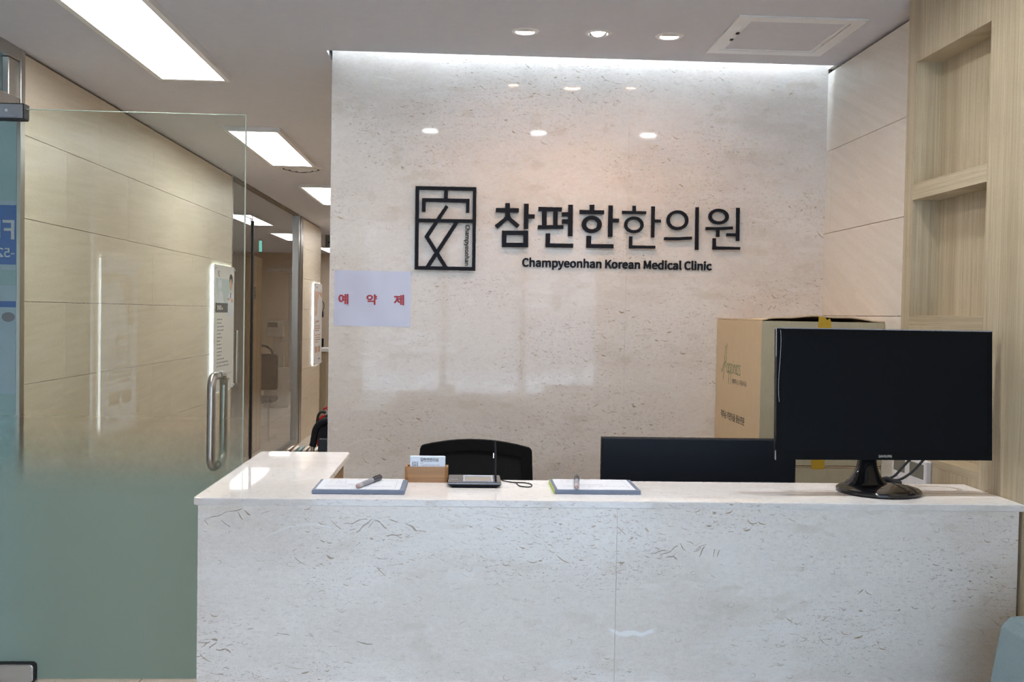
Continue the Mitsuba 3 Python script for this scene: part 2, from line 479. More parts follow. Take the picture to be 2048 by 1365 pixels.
scene['green_glass'] = {'type': 'thindielectric', 'specular_transmittance': rgb((0.70, 0.82, 0.76))}


def film_weight(p, n, uv):
    pitch = 0.0045
    a, b = p.x / pitch, p.z / pitch
    d1 = dr.sqrt(dr.square(a - dr.floor(a) - 0.5) + dr.square(b - dr.floor(b) - 0.5))
    a2, b2 = a + 0.5, b + 0.5
    d2 = dr.sqrt(dr.square(a2 - dr.floor(a2) - 0.5) + dr.square(b2 - dr.floor(b2) - 0.5))
    t = dr.clip((1.0 - p.z) / 0.38, 0, 1)
    r = 0.60 * t
    return smoothstep(r + 0.06, r - 0.06, dr.minimum(d1, d2)) * smoothstep(1.0, 0.96, p.z)


scene['door_glass'] = {'type': 'blendbsdf', 'weight': proc(film_weight),
                       'a_clear': {'type': 'thindielectric', 'specular_transmittance': rgb((0.84, 0.90, 0.85))},
                       'b_frost': {'type': 'principledthin', 'base_color': rgb((0.315, 0.43, 0.39)), 'roughness': 0.5, 'diff_trans': 1.1, 'spec_trans': 0.0}}

# ------------------------------------------------------------------ the room
XL, XR, XW, D, CEIL = -1.727, 1.43, 1.362, 3.94, 2.40
LAMPS = [(.196, 3.52), (.453, 3.515), (.706, 3.525)]
WLAMPS = [(-.203, 2.40), (.388, 2.42), (.985, 2.435)]
REAR = -2.0

k = struct('floor', 'beige tiled floor of the clinic')
put('floor', bx(-4.6, 2.2, REAR, 17.6, -0.06, 0.0), 'floor_tile')
k = struct('outside_pavement', 'grey pavement outside the shop front')
put('outside_pavement', bx(-30, 30, -40, REAR - 0.1, -0.14, -0.08), 'pavement')

struct('added_building', 'pale low building row added across the street to block low sky')
put('added_building', bx(-26, 26, -24, -18, -0.1, 4.6), 'outside_render')  # unseen row, added to keep bright low sky out of the reflections

main = unary_union([sbox(XL - 0.3, REAR, XR + 0.3, 3.86), sbox(-4.6, 3.85, -0.540, 17.6), sbox(-0.6, D + 0.161, 1.7, 17.6)])
holes = [Point(x, y).buffer(0.0335) for x, y in LAMPS] + [Point(x, y).buffer(0.0445) for x, y in WLAMPS]
HATCH = sbox(0.905, 3.280, 1.285, 3.685)
main = main.difference(unary_union(holes + [HATCH]))
struct('ceiling', 'plain painted ceiling with lights')
put('ceiling__board', move(ext(main, 0.02), t=(0, 0, CEIL)), 'ceiling_paint')
put('ceiling__slot_liner', cat_([bx(-0.545, XR, 3.60, 3.62, CEIL + 0.02, 2.62), bx(-0.56, -0.541, 3.60, D, CEIL + 0.001, 2.62)]), 'white_paint')
put('ceiling__roof', bx(-4.7, 2.2, REAR, 17.7, 2.62, 2.66), 'white_paint')  # unseen slab, added to stop sky light leaking in above the ceiling

# the polished stone wall behind the counter
struct('wall_back', 'polished cream stone wall with shell fragments behind the counter')
put('wall_back__core', bx(-0.524, XR + 0.2, D + 0.02, D + 0.16, 0, 2.62), 'pale_grout')
for x0, x1 in ((-0.5265, 0.6368), (0.6371, XR + 0.001)):
    put('wall_back__panel', bx(x0, x1, D, D + 0.02, 0, 2.62, 0.0002), 'stone')
put('wall_back__edge_trim', bx(-0.5285, -0.5267, D + 0.001, D + 0.165, 0, 2.62), 'white_metal')

# cladding in courses of 0.325 m
COURSES = [0.0, 0.122, 0.447, 0.772, 1.098, 1.425, 1.751, 2.076, 2.388]


def clad_wall(key, x0, x1, y0, y1, offs):
    for c in range(len(COURSES) - 1):
        z0, z1 = COURSES[c] + 0.0008, COURSES[c + 1] - 0.0008
        ys = [y0] + [y for y in np.arange(offs[c % 2] - 8, y1, 0.803) if y0 + 0.02 < y < y1 - 0.02] + [y1]
        for a, b in zip(ys[:-1], ys[1:]):
            put(key + '__panel', bx(x0, x1, a + 0.0006, b - 0.0006, z0, z1, 0.0006), 'cladding')


struct('wall_left', 'cream stone cladding in courses along the corridor')
# courses counted from the floor; joints at 4.40 in one course, 4.80 in the next
clad_wall('wall_left', XL - 0.010, XL, 4.012, 7.512, (4.402, 4.797))
clad_wall('wall_left', XL - 0.018, XL, 10.745, 12.10, (4.402, 4.797))
put('wall_left__core', cat_([bx(XL - 0.013, XL - 0.0095, 4.012, 4.72, 0, 2.40), bx(XL - 0.10, XL - 0.0095, 4.72, 7.512, 0, 2.40), bx(XL - 0.10, XL - 0.016, 10.745, 12.10, 0, 2.40),
                             bx(XL - 0.12, XL - 0.002, REAR, 2.86, 0, 2.40)]), 'grout')
put('wall_left__shop_side', bx(XL - 0.03, XL, REAR, 2.86, 0, 2.40), 'beige_paint')
struct('wall_right', 'cream stone cladding between the stone wall and the wood cabinet')
clad_wall('wall_right', XR, XR + 0.018, 3.045, D + 0.02, (3.85, 3.96))
put('wall_right__core', bx(XR + 0.016, XR + 0.1, 3.045, D + 0.1, 0, 2.62), 'grout')
put('wall_right__slot_face', bx(XR, XR + 0.02, 3.6, D, 2.405, 2.62), 'white_paint')

struct('wall_corridor', 'painted wall on the right of the corridor, behind the stone wall')
put('wall_corridor', cat_([bx(-0.30, -0.2, D + 0.165, 13.2, 0, 2.42), bx(-0.30, 1.6, 13.2, 13.3, 0, 2.42)]), 'beige_paint')
struct('wall_end', 'beige painted wall at the far end of the corridor')
put('wall_end', bx(-4.7, 1.6, 17.5, 17.6, 0, 2.42), 'beige_paint')
struct('wall_room', 'beige walls of the treatment room behind the glass')
put('wall_room', cat_([bx(-4.7, -4.6, 5.0, 17.6, 0, 2.42), bx(-4.6, XL - 0.02, 7.30, 7.40, 0, 2.42), bx(1.6, 1.7, 13.2, 17.6, 0, 2.42)]), 'beige_paint')
struct('wall_rear', 'shop front behind the camera')
put('wall_rear', cat_([bx(XL - 0.1, XW + 0.1, REAR - 0.08, REAR, 2.28, 2.62)]), 'beige_paint')
put('wall_rear__blocking_pier', bx(XL - 0.1, -1.05, REAR - 0.08, REAR, -0.08, 2.28), 'beige_paint')  # unseen, added to cut the daylight reaching the left of the counter
for x in (-1.02, -0.20, 0.58, XW - 0.03):
    put('wall_rear__mullion', bx(x - 0.03, x + 0.03, REAR - 0.08, REAR, -0.08, 2.28, 0.003), 'steel')
put('wall_rear__outer_side', cat_([bx(XW, 2.2, REAR - 0.1, REAR, -0.1, 2.66), bx(-4.6, -3.5, REAR - 0.1, REAR, -0.1, 2.66), bx(-2.0, XL - 0.001, REAR - 0.1, REAR, -0.1, 2.66)]), 'beige_paint')  # unseen; the gap on the left is shaped to dose daylight in the lobby

# ------------------------------------------------------------------ entrance in the left wall and the open glass door
struct('trim_1', 'stainless steel frame of the entrance')
put('trim_1__jamb', bx(XL - 0.013, XL + 0.004, 3.972, 4.010, 0, 2.40, 0.002), 'steel')
put('trim_1__jamb', bx(XL - 0.10, XL + 0.004, 2.86, 2.90, 0, 2.40, 0.002), 'steel')
put('trim_1__head', bx(XL - 0.10, XL + 0.002, 2.90, 3.972, 2.350, 2.40, 0.002), 'steel')
put('trim_1__post', bx(XL - 0.03, XL - 0.004, 3.885, 3.972, 2.205, 2.350, 0.003), 'steel')
put('trim_1__transom_bar', bx(XL - 0.09, XL + 0.006, 2.90, 3.955, 2.150, 2.205, 0.003), 'bright_steel')
put('trim_1__transom_pane', quad((XL - 0.03, 2.90, 2.205), (XL - 0.03, 3.885, 2.205), (XL - 0.03, 3.885, 2.35), (XL - 0.03, 2.90, 2.35)), 'green_glass')
struct('wall_lobby', 'teal wall of the lobby outside the entrance')
put('wall_lobby', cat_([bx(-4.6, XL - 0.014, 4.72, 4.80, -0.08, 2.62)]), 'teal_wall')
put('wall_lobby__side', bx(-4.7, -4.6, REAR, 5.0, -0.1, 2.62), 'beige_paint')

struct('door_1', 'frameless glass entrance door standing open, frosted film on its lower half')
DX0, DX1, DY, DZ0, DZ1 = -1.800, -0.826, 3.80, 0.008, 2.135
FZ = 1.0
put('door_1__pane', quad((DX0, DY, FZ), (DX1, DY, FZ), (DX1, DY, DZ1), (DX0, DY, DZ1)), 'tinted_glass')
k = put('door_1__film_pane', quad((DX0, DY, DZ0), (DX1, DY, DZ0), (DX1, DY, FZ), (DX0, DY, FZ)), 'door_glass')
labels[k] = {'label': 'lower half with frosted dot film'}
put('door_1__edge', cat_([bx(DX1 - 0.0015, DX1 + 0.0015, DY - 0.005, DY + 0.005, DZ0, DZ1), bx(DX0, DX1, DY - 0.005, DY + 0.005, DZ1 - 0.0012, DZ1 + 0.0012)]), 'glass_edge')
pt = Polygon([(-1.80, 2.096), (-1.634, 2.096), (-1.631, 2.099), (-1.631, 2.150), (-1.80, 2.150)])
put('door_1__top_gasket', move(ext(pt.buffer(0.003), 0.044), WALL, (0, DY + 0.022, 0)), 'rubber')
put('door_1__top_fitting', move(ext(pt.buffer(-0.002), 0.052), WALL, (0, DY + 0.026, 0)), 'grey_metal')
lab = Polygon([(-1.79, 2.145)] + [(-1.79 + 0.14 * t, 2.145 - 0.036 * t ** 2.2) for t in np.linspace(0.25, 1, 12)] + [(-1.65, 2.101), (-1.79, 2.101)])
put('door_1__top_fitting__cover', move(ext(lab, 0.004), WALL, (0, DY - 0.026, 0)), 'grey_metal')
put('door_1__top_fitting__screw', cyl((-1.688, DY - 0.032, 2.124), (-1.688, DY - 0.026, 2.124), 0.0055, 16), 'silver')
pb = sbox(-1.80, 0.004, -1.585, 0.070).buffer(0.0)
pb = pb.buffer(-0.012).buffer(0.012)
put('door_1__bottom_gasket', move(ext(pb.buffer(0.0045), 0.044), WALL, (0, DY + 0.022, 0)), 'rubber')
put('door_1__bottom_fitting', cat_([move(ext(pb.buffer(-0.003), 0.056), WALL, (0, DY + 0.028, 0)), move(ext(pb, 0.050), WALL, (0, DY + 0.025, 0))]), 'bright_steel')
for z in (0.028, 0.05):
    put('door_1__bottom_fitting__screw', cyl((-1.593, DY - 0.032, z), (-1.593, DY - 0.028, z), 0.002, 10), 'silver')


def pull(y):
    s = 1 if y > DY else -1
    zt, zb, r = 1.160, 0.822, 0.045
    pts = [(DY + s * 0.006, zt)]
    for a in np.linspace(0, PI / 2, 8):
        pts.append((y - s * r + s * r * math.sin(a), zt - r + r * math.cos(a)))
    for a in np.linspace(PI / 2, 0, 8):
        pts.append((y - s * r + s * r * math.sin(a), zb + r - r * math.cos(a)))
    pts.append((DY + s * 0.006, zb))
    return tube([(-0.921, a, b) for a, b in pts], 0.0155, 20)


put('door_1__handle', pull(DY - 0.095), 'steel', 40)
put('door_1__handle', pull(DY + 0.095), 'steel', 40)

# ------------------------------------------------------------------ glass partition of the treatment room
struct('window_1', 'glass partition of the treatment room along the corridor')
gx = XL - 0.03
put('window_1__pane', quad((gx, 8.375, 0.06), (gx, 10.46, 0.06), (gx, 10.46, 2.385), (gx, 8.375, 2.385)), 'clear_glass')
put('window_1__transom_pane', quad((gx, 7.53, 2.155), (gx, 8.370, 2.155), (gx, 8.370, 2.385), (gx, 7.53, 2.385)), 'clear_glass')
put('window_1__gasket', bx(gx - 0.006, gx + 0.012, 8.345, 8.372, 0.0, 2.150), 'rubber')
put('window_1__frame', bx(gx - 0.03, XL + 0.004, 10.46, 10.56, 0, 2.40, 0.003), 'steel')
put('window_1__frame', bx(gx - 0.03, XL + 0.006, 10.60, 10.742, 0, 2.40, 0.003), 'steel')
put('window_1__frame', bx(gx - 0.03, XL + 0.002, 7.513, 7.530, 0, 2.40, 0.002), 'steel')
put('window_1__sill', bx(gx - 0.03, XL + 0.004, 8.372, 10.46, 0, 0.06, 0.003), 'steel')
put('window_1__head', bx(gx - 0.02, XL + 0.002, 7.53, 10.46, 2.385, 2.40), 'grout')
struct('door_2', 'clear glass door of the treatment room')
put('door_2__pane', quad((gx, 7.535, 0.01), (gx, 8.340, 0.01), (gx, 8.340, 2.148), (gx, 7.535, 2.148)), 'clear_glass')
put('door_2__clamp', bx(gx - 0.012, gx + 0.014, 8.31, 8.385, 2.135, 2.175, 0.003), 'bright_steel')
put('door_2__clamp', bx(gx - 0.012, gx + 0.014, 7.54, 7.62, 2.10, 2.16, 0.003), 'bright_steel')
put('door_2__handle', tube([(gx + 0.04, 7.66, 0.85), (gx + 0.04, 7.66, 1.25)], 0.012, 12), 'steel', 40)
k = put('glass_sticker', cat_([move(ext(sbox(*b), 0.0006), TO_RIGHT, (gx + 0.001, 8.46, 1.50)) for b in
     ((0, .05, .022, .098), (.03, .05, .058, .06), (.03, .07, .058, .078), (.03, .088, .058, .098), (.004, 0, .012, .04), (.004, 0, .03, .008), (.018, .016, .026, .04), (.036, 0, .058, .007), (.036, .017, .058, .024), (.05, .007, .058, .04))]), 'ink')
tag(k, 'small black sticker on the corridor glass partition beside its dark edge', 'sticker')

# ------------------------------------------------------------------ wood cabinet with wall niches on the right
k = struct('wall_cabinet', 'light oak wall panelling with open niches, right of the counter')
NY0, NY1, BACK = 2.570, 3.005, XW + 0.078
ROWS = [(1.828, 2.198), (1.427, 1.779), (1.012, 1.378)]
put('wall_cabinet__face_panel', cat_([bx(XW, XW + 0.03, NY1, 3.062, 0, CEIL), bx(XW, XW + 0.03, NY0 - 0.0001, NY1, ROWS[0][1], CEIL)]), 'wood')
put('wall_cabinet__face_panel', bx(XW, XW + 0.03, 1.75, NY0, 0, CEIL), 'wood')
put('wall_cabinet__face_panel', bx(XW + 0.0006, XW + 0.03, REAR, 1.748, 0, CEIL), 'wood')
put('wall_cabinet__face_panel', bx(XW + 0.0006, XW + 0.03, NY0, NY1, 0, 0.99), 'wood')
put('wall_cabinet__end_panel', bx(XW + 0.0005, XR, 3.045, 3.0625, 0, CEIL), 'wood')
put('wall_cabinet__shelf', bx(XW - 0.0004, BACK, NY0, NY1, ROWS[1][1], ROWS[0][0], 0.0006), 'wood_level')
put('wall_cabinet__shelf', bx(XW - 0.0004, BACK, NY0, NY1, ROWS[2][1], ROWS[1][0], 0.0006), 'wood_level')
put('wall_cabinet__shelf', bx(XW - 0.0004, BACK, NY0, NY1, 0.990, ROWS[2][0], 0.0006), 'wood_level')
put('wall_cabinet__niche_top', bx(XW + 0.001, BACK, NY0, NY1, ROWS[0][1], ROWS[0][1] + 0.018), 'wood_level')
for z0, z1 in ROWS:
    put('wall_cabinet__back_panel', bx(BACK, BACK + 0.012, NY0, NY1, z0, z1), 'wood')
    put('wall_cabinet__side_panel', bx(XW + 0.001, BACK, NY1, NY1 + 0.015, z0, z1), 'wood')
    put('wall_cabinet__side_panel', bx(XW + 0.03, BACK, NY0 - 0.015, NY0, z0, z1), 'wood')
put('wall_cabinet__carcass', cat_([bx(BACK + 0.013, BACK + 0.04, REAR, 3.04, 0, 2.62), bx(XW + 0.031, BACK + 0.02, REAR, 3.04, 2.41, 2.62)]), 'grout')

# ------------------------------------------------------------------ lights
PANELS = [(-1.162, 3.055, 4.325), (-1.168, 5.540, 6.812), (-1.168, 7.975, 9.247), (-1.168, 10.41, 11.68), (-1.168, 12.84, 14.11)]
WHERE = ['long white LED ceiling panel nearest the entrance door', 'second LED ceiling panel along the corridor, before the round air vent', 'third LED ceiling panel, half hidden by the stone wall edge',
         'fourth LED ceiling panel, mirrored in the corridor glass', 'fifth LED ceiling panel deep in the corridor, mirrored in the glass']


def panel_light(key, xc, y0, y1, label, rad=PANEL_RADIANCE, group='LED ceiling panels along the corridor', w=0.130):
    t = thing(key, label, 'ceiling light', group)
    f, z = 0.022, CEIL - 0.022
    outer, inner = sbox(xc - w - f, y0 - f, xc + w + f, y1 + f), sbox(xc - w, y0, xc + w, y1)
    put(t + '__frame', move(ext(outer.difference(inner), 0.022), t=(0, 0, z)), 'white_metal')
    put(t + '__diffuser', quad((xc - w, y0, z + 0.012), (xc - w, y1, z + 0.012), (xc + w, y1, z + 0.012), (xc + w, y0, z + 0.012)), 'emitting', emit=rad)


for (xc, y0, y1), lb in zip(PANELS, WHERE):
    panel_light('panel_light', xc, y0, y1, lb)
panel_light('panel_light', -2.145, 15.55, 16.80, 'small-looking LED ceiling panel at the far end of the corridor', group='LED ceiling panels along the corridor')

LN = ['left', 'middle', 'right']
LL = ['recessed warm ceiling spotlight, leftmost of the three by the stone wall', 'glaring warm ceiling spotlight, middle of the three by the stone wall', 'recessed warm ceiling spotlight next to the ceiling hatch']
for i, (x, y) in enumerate(LAMPS):
    t = thing('downlight', LL[i], 'spotlight', 'warm spotlights by the stone wall')
    put(t + '__trim_ring', lathe([(0.0325, CEIL + 0.002), (0.0325, CEIL - 0.0005), (0.035, CEIL - 0.004), (0.046, CEIL - 0.003), (0.050, CEIL)], (x, y, 0)), 'white_metal', 30)
    put(t + '__can', lathe([(0.0330, CEIL), (0.0325, CEIL + 0.05), (0.0, CEIL + 0.05)], (x, y, 0)), 'lamp_body', 30)
    tilt = -0.60 if i == 1 else 0.30       # the middle one is turned to the room, the outer two to the wall
    put(t + '__lamp', move(disc((0, 0, -0.0001), 0.0275), rotx(tilt), (x, y, CEIL + 0.008)), 'emitting', emit=WARM_RADIANCE)
    if i != 1:
        h = np.linspace(-PI, 0, 24)
        put(t + '__shield', move(ext(Polygon([(math.cos(q) * 0.0322, math.sin(q) * 0.0322) for q in h]), 0.001), t=(x, y + 0.002, CEIL + 0.0002)), 'lamp_baffle')
    put(t + '__cowl', move(lathe([(0.0, 0.0), (0.0285, 0.0), (0.0288, 0.006), (0.02, 0.016), (0.0, 0.017)], (0, 0, 0), 32), rotx(tilt), (x, y, CEIL + 0.008)), 'lamp_baffle', 30)
for i, (x, y) in enumerate(WLAMPS):
    t = thing('round_downlight', 'white round recessed ceiling light over the counter, %s of its row' % ('leftmost', 'middle', 'rightmost')[i], 'ceiling light', 'white recessed lights over the counter')
    put(t + '__trim_ring', lathe([(0.0435, CEIL + 0.002), (0.0435, CEIL - 0.0005), (0.046, CEIL - 0.004), (0.056, CEIL - 0.003), (0.060, CEIL)], (x, y, 0)), 'white_metal', 30)
    put(t + '__lamp', disc((x, y, CEIL + 0.004), 0.0433), 'emitting', emit=WHITE_RADIANCE)
k = put('cove_strip', bx(-0.50, XR - 0.03, 3.838, 3.850, CEIL + 0.095, CEIL + 0.105), 'emitting', emit=COVE_RADIANCE)
tag(k, 'cool white light strip hidden in the ceiling slot above the stone wall', 'light strip')

# ceiling hatch
t = thing('ceiling_hatch', 'square white access hatch in the ceiling next to the right wall', 'hatch')
h0, h1, g0, g1 = 0.882, 1.312, 3.255, 3.712
out, inn = sbox(h0, g0, h1, g1), sbox(0.918, 3.292, 1.272, 3.672)
put(t + '__frame', move(ext(out.difference(inn.buffer(-0.002)), 0.006), t=(0, 0, CEIL - 0.006)), 'white_metal')
put(t + '__inner_frame', move(ext(sbox(0.922, 3.296, 1.268, 3.668).difference(sbox(0.936, 3.309, 1.254, 3.655)), 0.01), t=(0, 0, CEIL - 0.004)), 'white_metal')
put(t + '__panel', bx(0.935, 1.255, 3.308, 3.656, CEIL - 0.002, CEIL + 0.006), 'ceiling_paint')
for y in (3.44, 3.52):
    put(t + '__latch', bx(0.924, 0.934, y, y + 0.016, CEIL - 0.008, CEIL - 0.003, 0.001), 'black_plastic')

# round air diffuser
t = thing('air_diffuser', 'round white air vent on the corridor ceiling beside an LED panel', 'air vent')
for j, (r0, r1, dz) in enumerate(((0.125, 0.155, 0.014), (0.085, 0.112, 0.024), (0.045, 0.072, 0.032), (0.0, 0.034, 0.036))):
    put(t + '__ring', lathe([(r0, CEIL - dz), (r1, CEIL - dz + 0.010), (r1 + 0.002, CEIL - dz + 0.014), (max(r0, 0.002), CEIL - dz + 0.004)], (-1.147, 7.02, 0), 48), 'white_metal', 30)
put(t + '__back', lathe([(0.0, CEIL - 0.002), (0.13, CEIL - 0.003), (0.14, CEIL)], (-1.147, 7.02, 0)), 'lamp_baffle')

# ------------------------------------------------------------------ signs on the stone wall
EMBLEM = {"frame":[[[-198,1902],[39,1903],[40,1577],[-197,1577]],[[-184,1888],[26,1889],[27,1591],[-183,1591]]],"bar":[[[-185,1776],[28,1777],[28,1764],[-185,1762]]],"dot":[[[-86,1891],[-72,1892],[-72,1857],[-87,1857]]],"roof":[[[-172,1856],[13,1857],[13,1803],[0,1803],[0,1842],[-158,1842],[-158,1803],[-172,1803]]],"stroke1":[[[-80,1831],[-69,1824],[-143,1706],[-67,1588],[-85,1588],[-161,1706]]],"stroke2":[[[-45,1764],[-28,1764],[-138,1588],[-156,1588]]]}
SYLLABLES = [[[[[153,1844],[171,1844],[172,1808],[173,1794],[178,1786],[211,1760],[201,1747],[163,1778],[124,1743],[113,1756],[148,1785],[154,1794]]],[[[117,1824],[207,1825],[206,1808],[116,1808]]],[[[227,1843],[245,1843],[245,1745],[227,1744]]],[[[243,1802],[269,1802],[269,1786],[243,1786]]],[[[142,1736],[245,1738],[246,1673],[143,1672]],[[160,1720],[227,1721],[227,1690],[160,1689]]]],[[[[284,1832],[376,1832],[376,1816],[283,1816]]],[[[298,1818],[316,1818],[317,1759],[299,1759]]],[[[342,1818],[360,1818],[360,1760],[343,1760]]],[[[283,1760],[383,1763],[383,1748],[282,1745]]],[[[401,1843],[419,1843],[420,1720],[402,1720]]],[[[376,1813],[402,1814],[403,1798],[376,1797]]],[[[377,1785],[402,1786],[403,1769],[377,1769]]],[[[314,1729],[332,1729],[331,1690],[423,1691],[423,1675],[314,1675]]]],[[[[485,1845],[504,1845],[504,1823],[486,1823]]],[[[446,1824],[543,1824],[543,1809],[446,1808]]],[495,1768,40,34,22,19],[[[560,1844],[577,1844],[578,1721],[560,1720]]],[[[576,1793],[602,1793],[602,1778],[577,1778]]],[[[475,1723],[494,1723],[493,1691],[583,1692],[583,1676],[475,1676]]]],[[[[655,1845],[668,1845],[669,1822],[655,1823]]],[[[614,1824],[710,1824],[710,1813],[614,1812]]],[662,1770,39,33,26,21],[[[730,1844],[744,1844],[744,1722],[731,1722]]],[[[743,1793],[769,1793],[769,1781],[743,1781]]],[[[644,1724],[657,1724],[657,1689],[749,1689],[749,1678],[644,1677]]]],[[835,1792,44,39,31,27],[[[783,1724],[840,1725],[894,1729],[894,1717],[841,1713],[783,1712]]],[[[906,1845],[919,1845],[921,1677],[907,1677]]]],[[999,1810,41,31,27,19],[[[948,1768],[995,1768],[1057,1772],[1057,1761],[1003,1757],[948,1756]]],[[[991,1759],[1004,1759],[1004,1730],[991,1730]]],[[[1069,1846],[1083,1846],[1084,1715],[1071,1715]]],[[[1032,1745],[1071,1745],[1071,1733],[1032,1733]]],[[[977,1724],[990,1724],[991,1692],[1088,1691],[1088,1681],[977,1679]]]]]


def sign_shape(items):
    ps = []
    for it in items:
        if isinstance(it[0], (int, float)):
            cx, cy, a, b, c, d = it
            e = Point(0, 0).buffer(1, 24)
            ps.append(affinity.translate(affinity.scale(e, a, b), cx, cy).difference(affinity.translate(affinity.scale(e, c, d), cx, cy)))
        else:
            p = Polygon(it[0])
            for h in it[1:]:
                p = p.difference(Polygon(h))
            ps.append(p)
    return affinity.scale(unary_union(ps), 0.001, 0.001, origin=(0, 0))


SIGN_Y, SIGN_T = 3.932, 0.007


def on_wall(shape, t=SIGN_T, y=SIGN_Y):
    return move(ext(shape, t), WALL, (0, y, 0))


t = thing('emblem_sign', 'black rectangular clinic emblem of angular strokes, left of the large lettering', 'sign')
put(t + '__frame', on_wall(sign_shape([EMBLEM['frame']])), 'sign_black')
for nm in ('bar', 'dot', 'roof', 'stroke1', 'stroke2'):
    put(t + '__stroke', on_wall(sign_shape([EMBLEM[nm]]), SIGN_T + 0.0002), 'sign_black')
w = affinity.rotate(text_poly('Champyeonhan', 0.0165, 3, width=0.158), -90, origin=(0, 0))
put(t + '__lettering', on_wall(affinity.translate(w, -0.001, 1.755), 0.004), 'sign_black')
put(t + '__spacer', cat_([cyl((x, D - 0.0005, z), (x, SIGN_Y - 0.0005, z), 0.003, 10) for x in (-.19, .033) for z in (1.584, 1.76, 1.895)]), 'sign_black')

t = thing('clinic_sign', 'large black Korean lettering on the stone wall', 'sign')
for s in SYLLABLES:
    put(t + '__letter', on_wall(sign_shape(s)), 'sign_black')
put(t + '__spacer', cat_([cyl((x / 1000, D - 0.0005, z / 1000), (x / 1000, SIGN_Y - 0.0005, z / 1000), 0.003, 10) for x, z in
    ((150, 1680), (236, 1830), (236, 1760), (205, 1816), (410, 1835), (410, 1730), (322, 1682), (330, 1824), (569, 1835), (569, 1730), (484, 1684), (490, 1816), (737, 1835), (737, 1730), (650, 1683), (690, 1818), (913, 1835), (913, 1690), (830, 1718), (800, 1792), (1076, 1840), (1076, 1725), (1080, 1686), (965, 1762))]), 'sign_black')
t = thing('english_sign', 'small black line of English lettering below the Korean sign', 'sign')
full = text_poly('Champyeonhan Korean Medical Clinic', 0.0310, 5)
b = full.bounds
sc = (0.978 - 0.224) / (b[2] - b[0])
letters = sorted(getattr(full, 'geoms', [full]), key=lambda g: g.bounds[0])
for word in ([g for g in letters],):
    shape = affinity.translate(affinity.scale(affinity.translate(full, -b[0], 0), sc, 1.0, origin=(0, 0)), 0.224, 1.5985)
gl = sorted(shape.geoms, key=lambda g: g.centroid.x)
used = []
for g in gl:  # a dot stays with its letter
    for u_ in used:
        if g.bounds[0] < u_[1] - 0.001 and g.bounds[2] > u_[0] and (g.area < 4e-5 or u_[2][0].area < 4e-5):
            u_[2].append(g); u_[0] = min(u_[0], g.bounds[0]); u_[1] = max(u_[1], g.bounds[2]); break
    else:
        used.append([g.bounds[0], g.bounds[2], [g]])
for u_ in used:
    put(t + '__letter', on_wall(unary_union(u_[2]), 0.0075, D - 0.0005), 'sign_black')

t = thing('paper_notice', 'lavender-white paper notice with three red characters taped on the stone wall', 'notice')
v, f = [], []
NX, NZ = 24, 16
for j in range(NZ + 1):
    for i in range(NX + 1):
        a, c = i / NX, j / NZ
        bulge = 0.0010 + 0.0016 * math.sin(PI * a) * math.sin(PI * c) + 0.0012 * max(0, c - 0.75) * 4 * (0.5 + 0.5 * math.sin(a * 17)) + 0.0006 * math.sin(a * 9 + c * 5)
        v.append((-0.509 + 0.298 * a, D - bulge, 1.352 + 0.217 * c))
for j in range(NZ):
    for i in range(NX):
        q = j * (NX + 1) + i
        f += [[q, q + 1, q + NX + 2], [q, q + NX + 2, q + NX + 1]]
put(t + '__sleeve', trimesh.Trimesh(v, f, process=False), 'sleeve', True)
for ch, x0, x1 in (('예', -0.492, -0.4535), ('약', -0.383, -0.342), ('제', -0.277, -0.2365)):
    s = text_poly(ch, 0.03, 5)
    bb = s.bounds
    s = affinity.scale(affinity.translate(s, -bb[0], -bb[1]), (x1 - x0) / (bb[2] - bb[0]), 0.041 / (bb[3] - bb[1]), origin=(0, 0))
    put(t + '__character', on_wall(affinity.translate(s, x0, 1.4362), 0.0004, D - 0.0038), 'red_ink')

# ------------------------------------------------------------------ reception counter
t = thing('reception_counter', 'L-shaped reception counter clad in pale stone with shell fragments', 'counter')
CZ, CF, CB, CL, RB, RR = 0.970, 2.346, 2.637, -0.624, 3.130, -0.349


def worktop(shape, thick, r=0.0025):
    lay = [(0.0, r), (r * 0.3, r * 0.3), (r, 0.0), (thick - r, 0.0), (thick - r * 0.3, r * 0.3), (thick, r)]
    vs, fs, base = [], [], None
    n = None
    for z, ins in lay:
        q = shape.buffer(-ins, join_style=2) if ins else shape
        c = np.array(q.exterior.coords)[:-1]
        if Polygon(c).exterior.is_ccw is False:
            c = c[::-1]
        if base is not None:
            c = np.roll(c, -int(np.argmin(np.linalg.norm(c - base, axis=1))), axis=0)
        base = c[0] if base is None else base
        n = len(c)
        vs.append(np.c_[c, np.full(n, z)])
    m = []
    for i in range(len(lay) - 1):
        for j in range(n):
            k2 = (j + 1) % n
            m += [[i * n + j, i * n + k2, (i + 1) * n + k2], [i * n + j, (i + 1) * n + k2, (i + 1) * n + j]]
    tp, tf = trimesh.creation.triangulate_polygon(Polygon(vs[-1][:, :2]), engine='earcut')
    bp, bf = trimesh.creation.triangulate_polygon(Polygon(vs[0][:, :2]), engine='earcut')
    A = trimesh.Trimesh(np.vstack(vs), m, process=False)
    B = trimesh.Trimesh(np.c_[tp, np.full(len(tp), thick)], tf, process=False)
    C = trimesh.Trimesh(np.c_[bp, np.zeros(len(bp))], np.asarray(bf)[:, ::-1], process=False)
    return cat_([A, B, C])


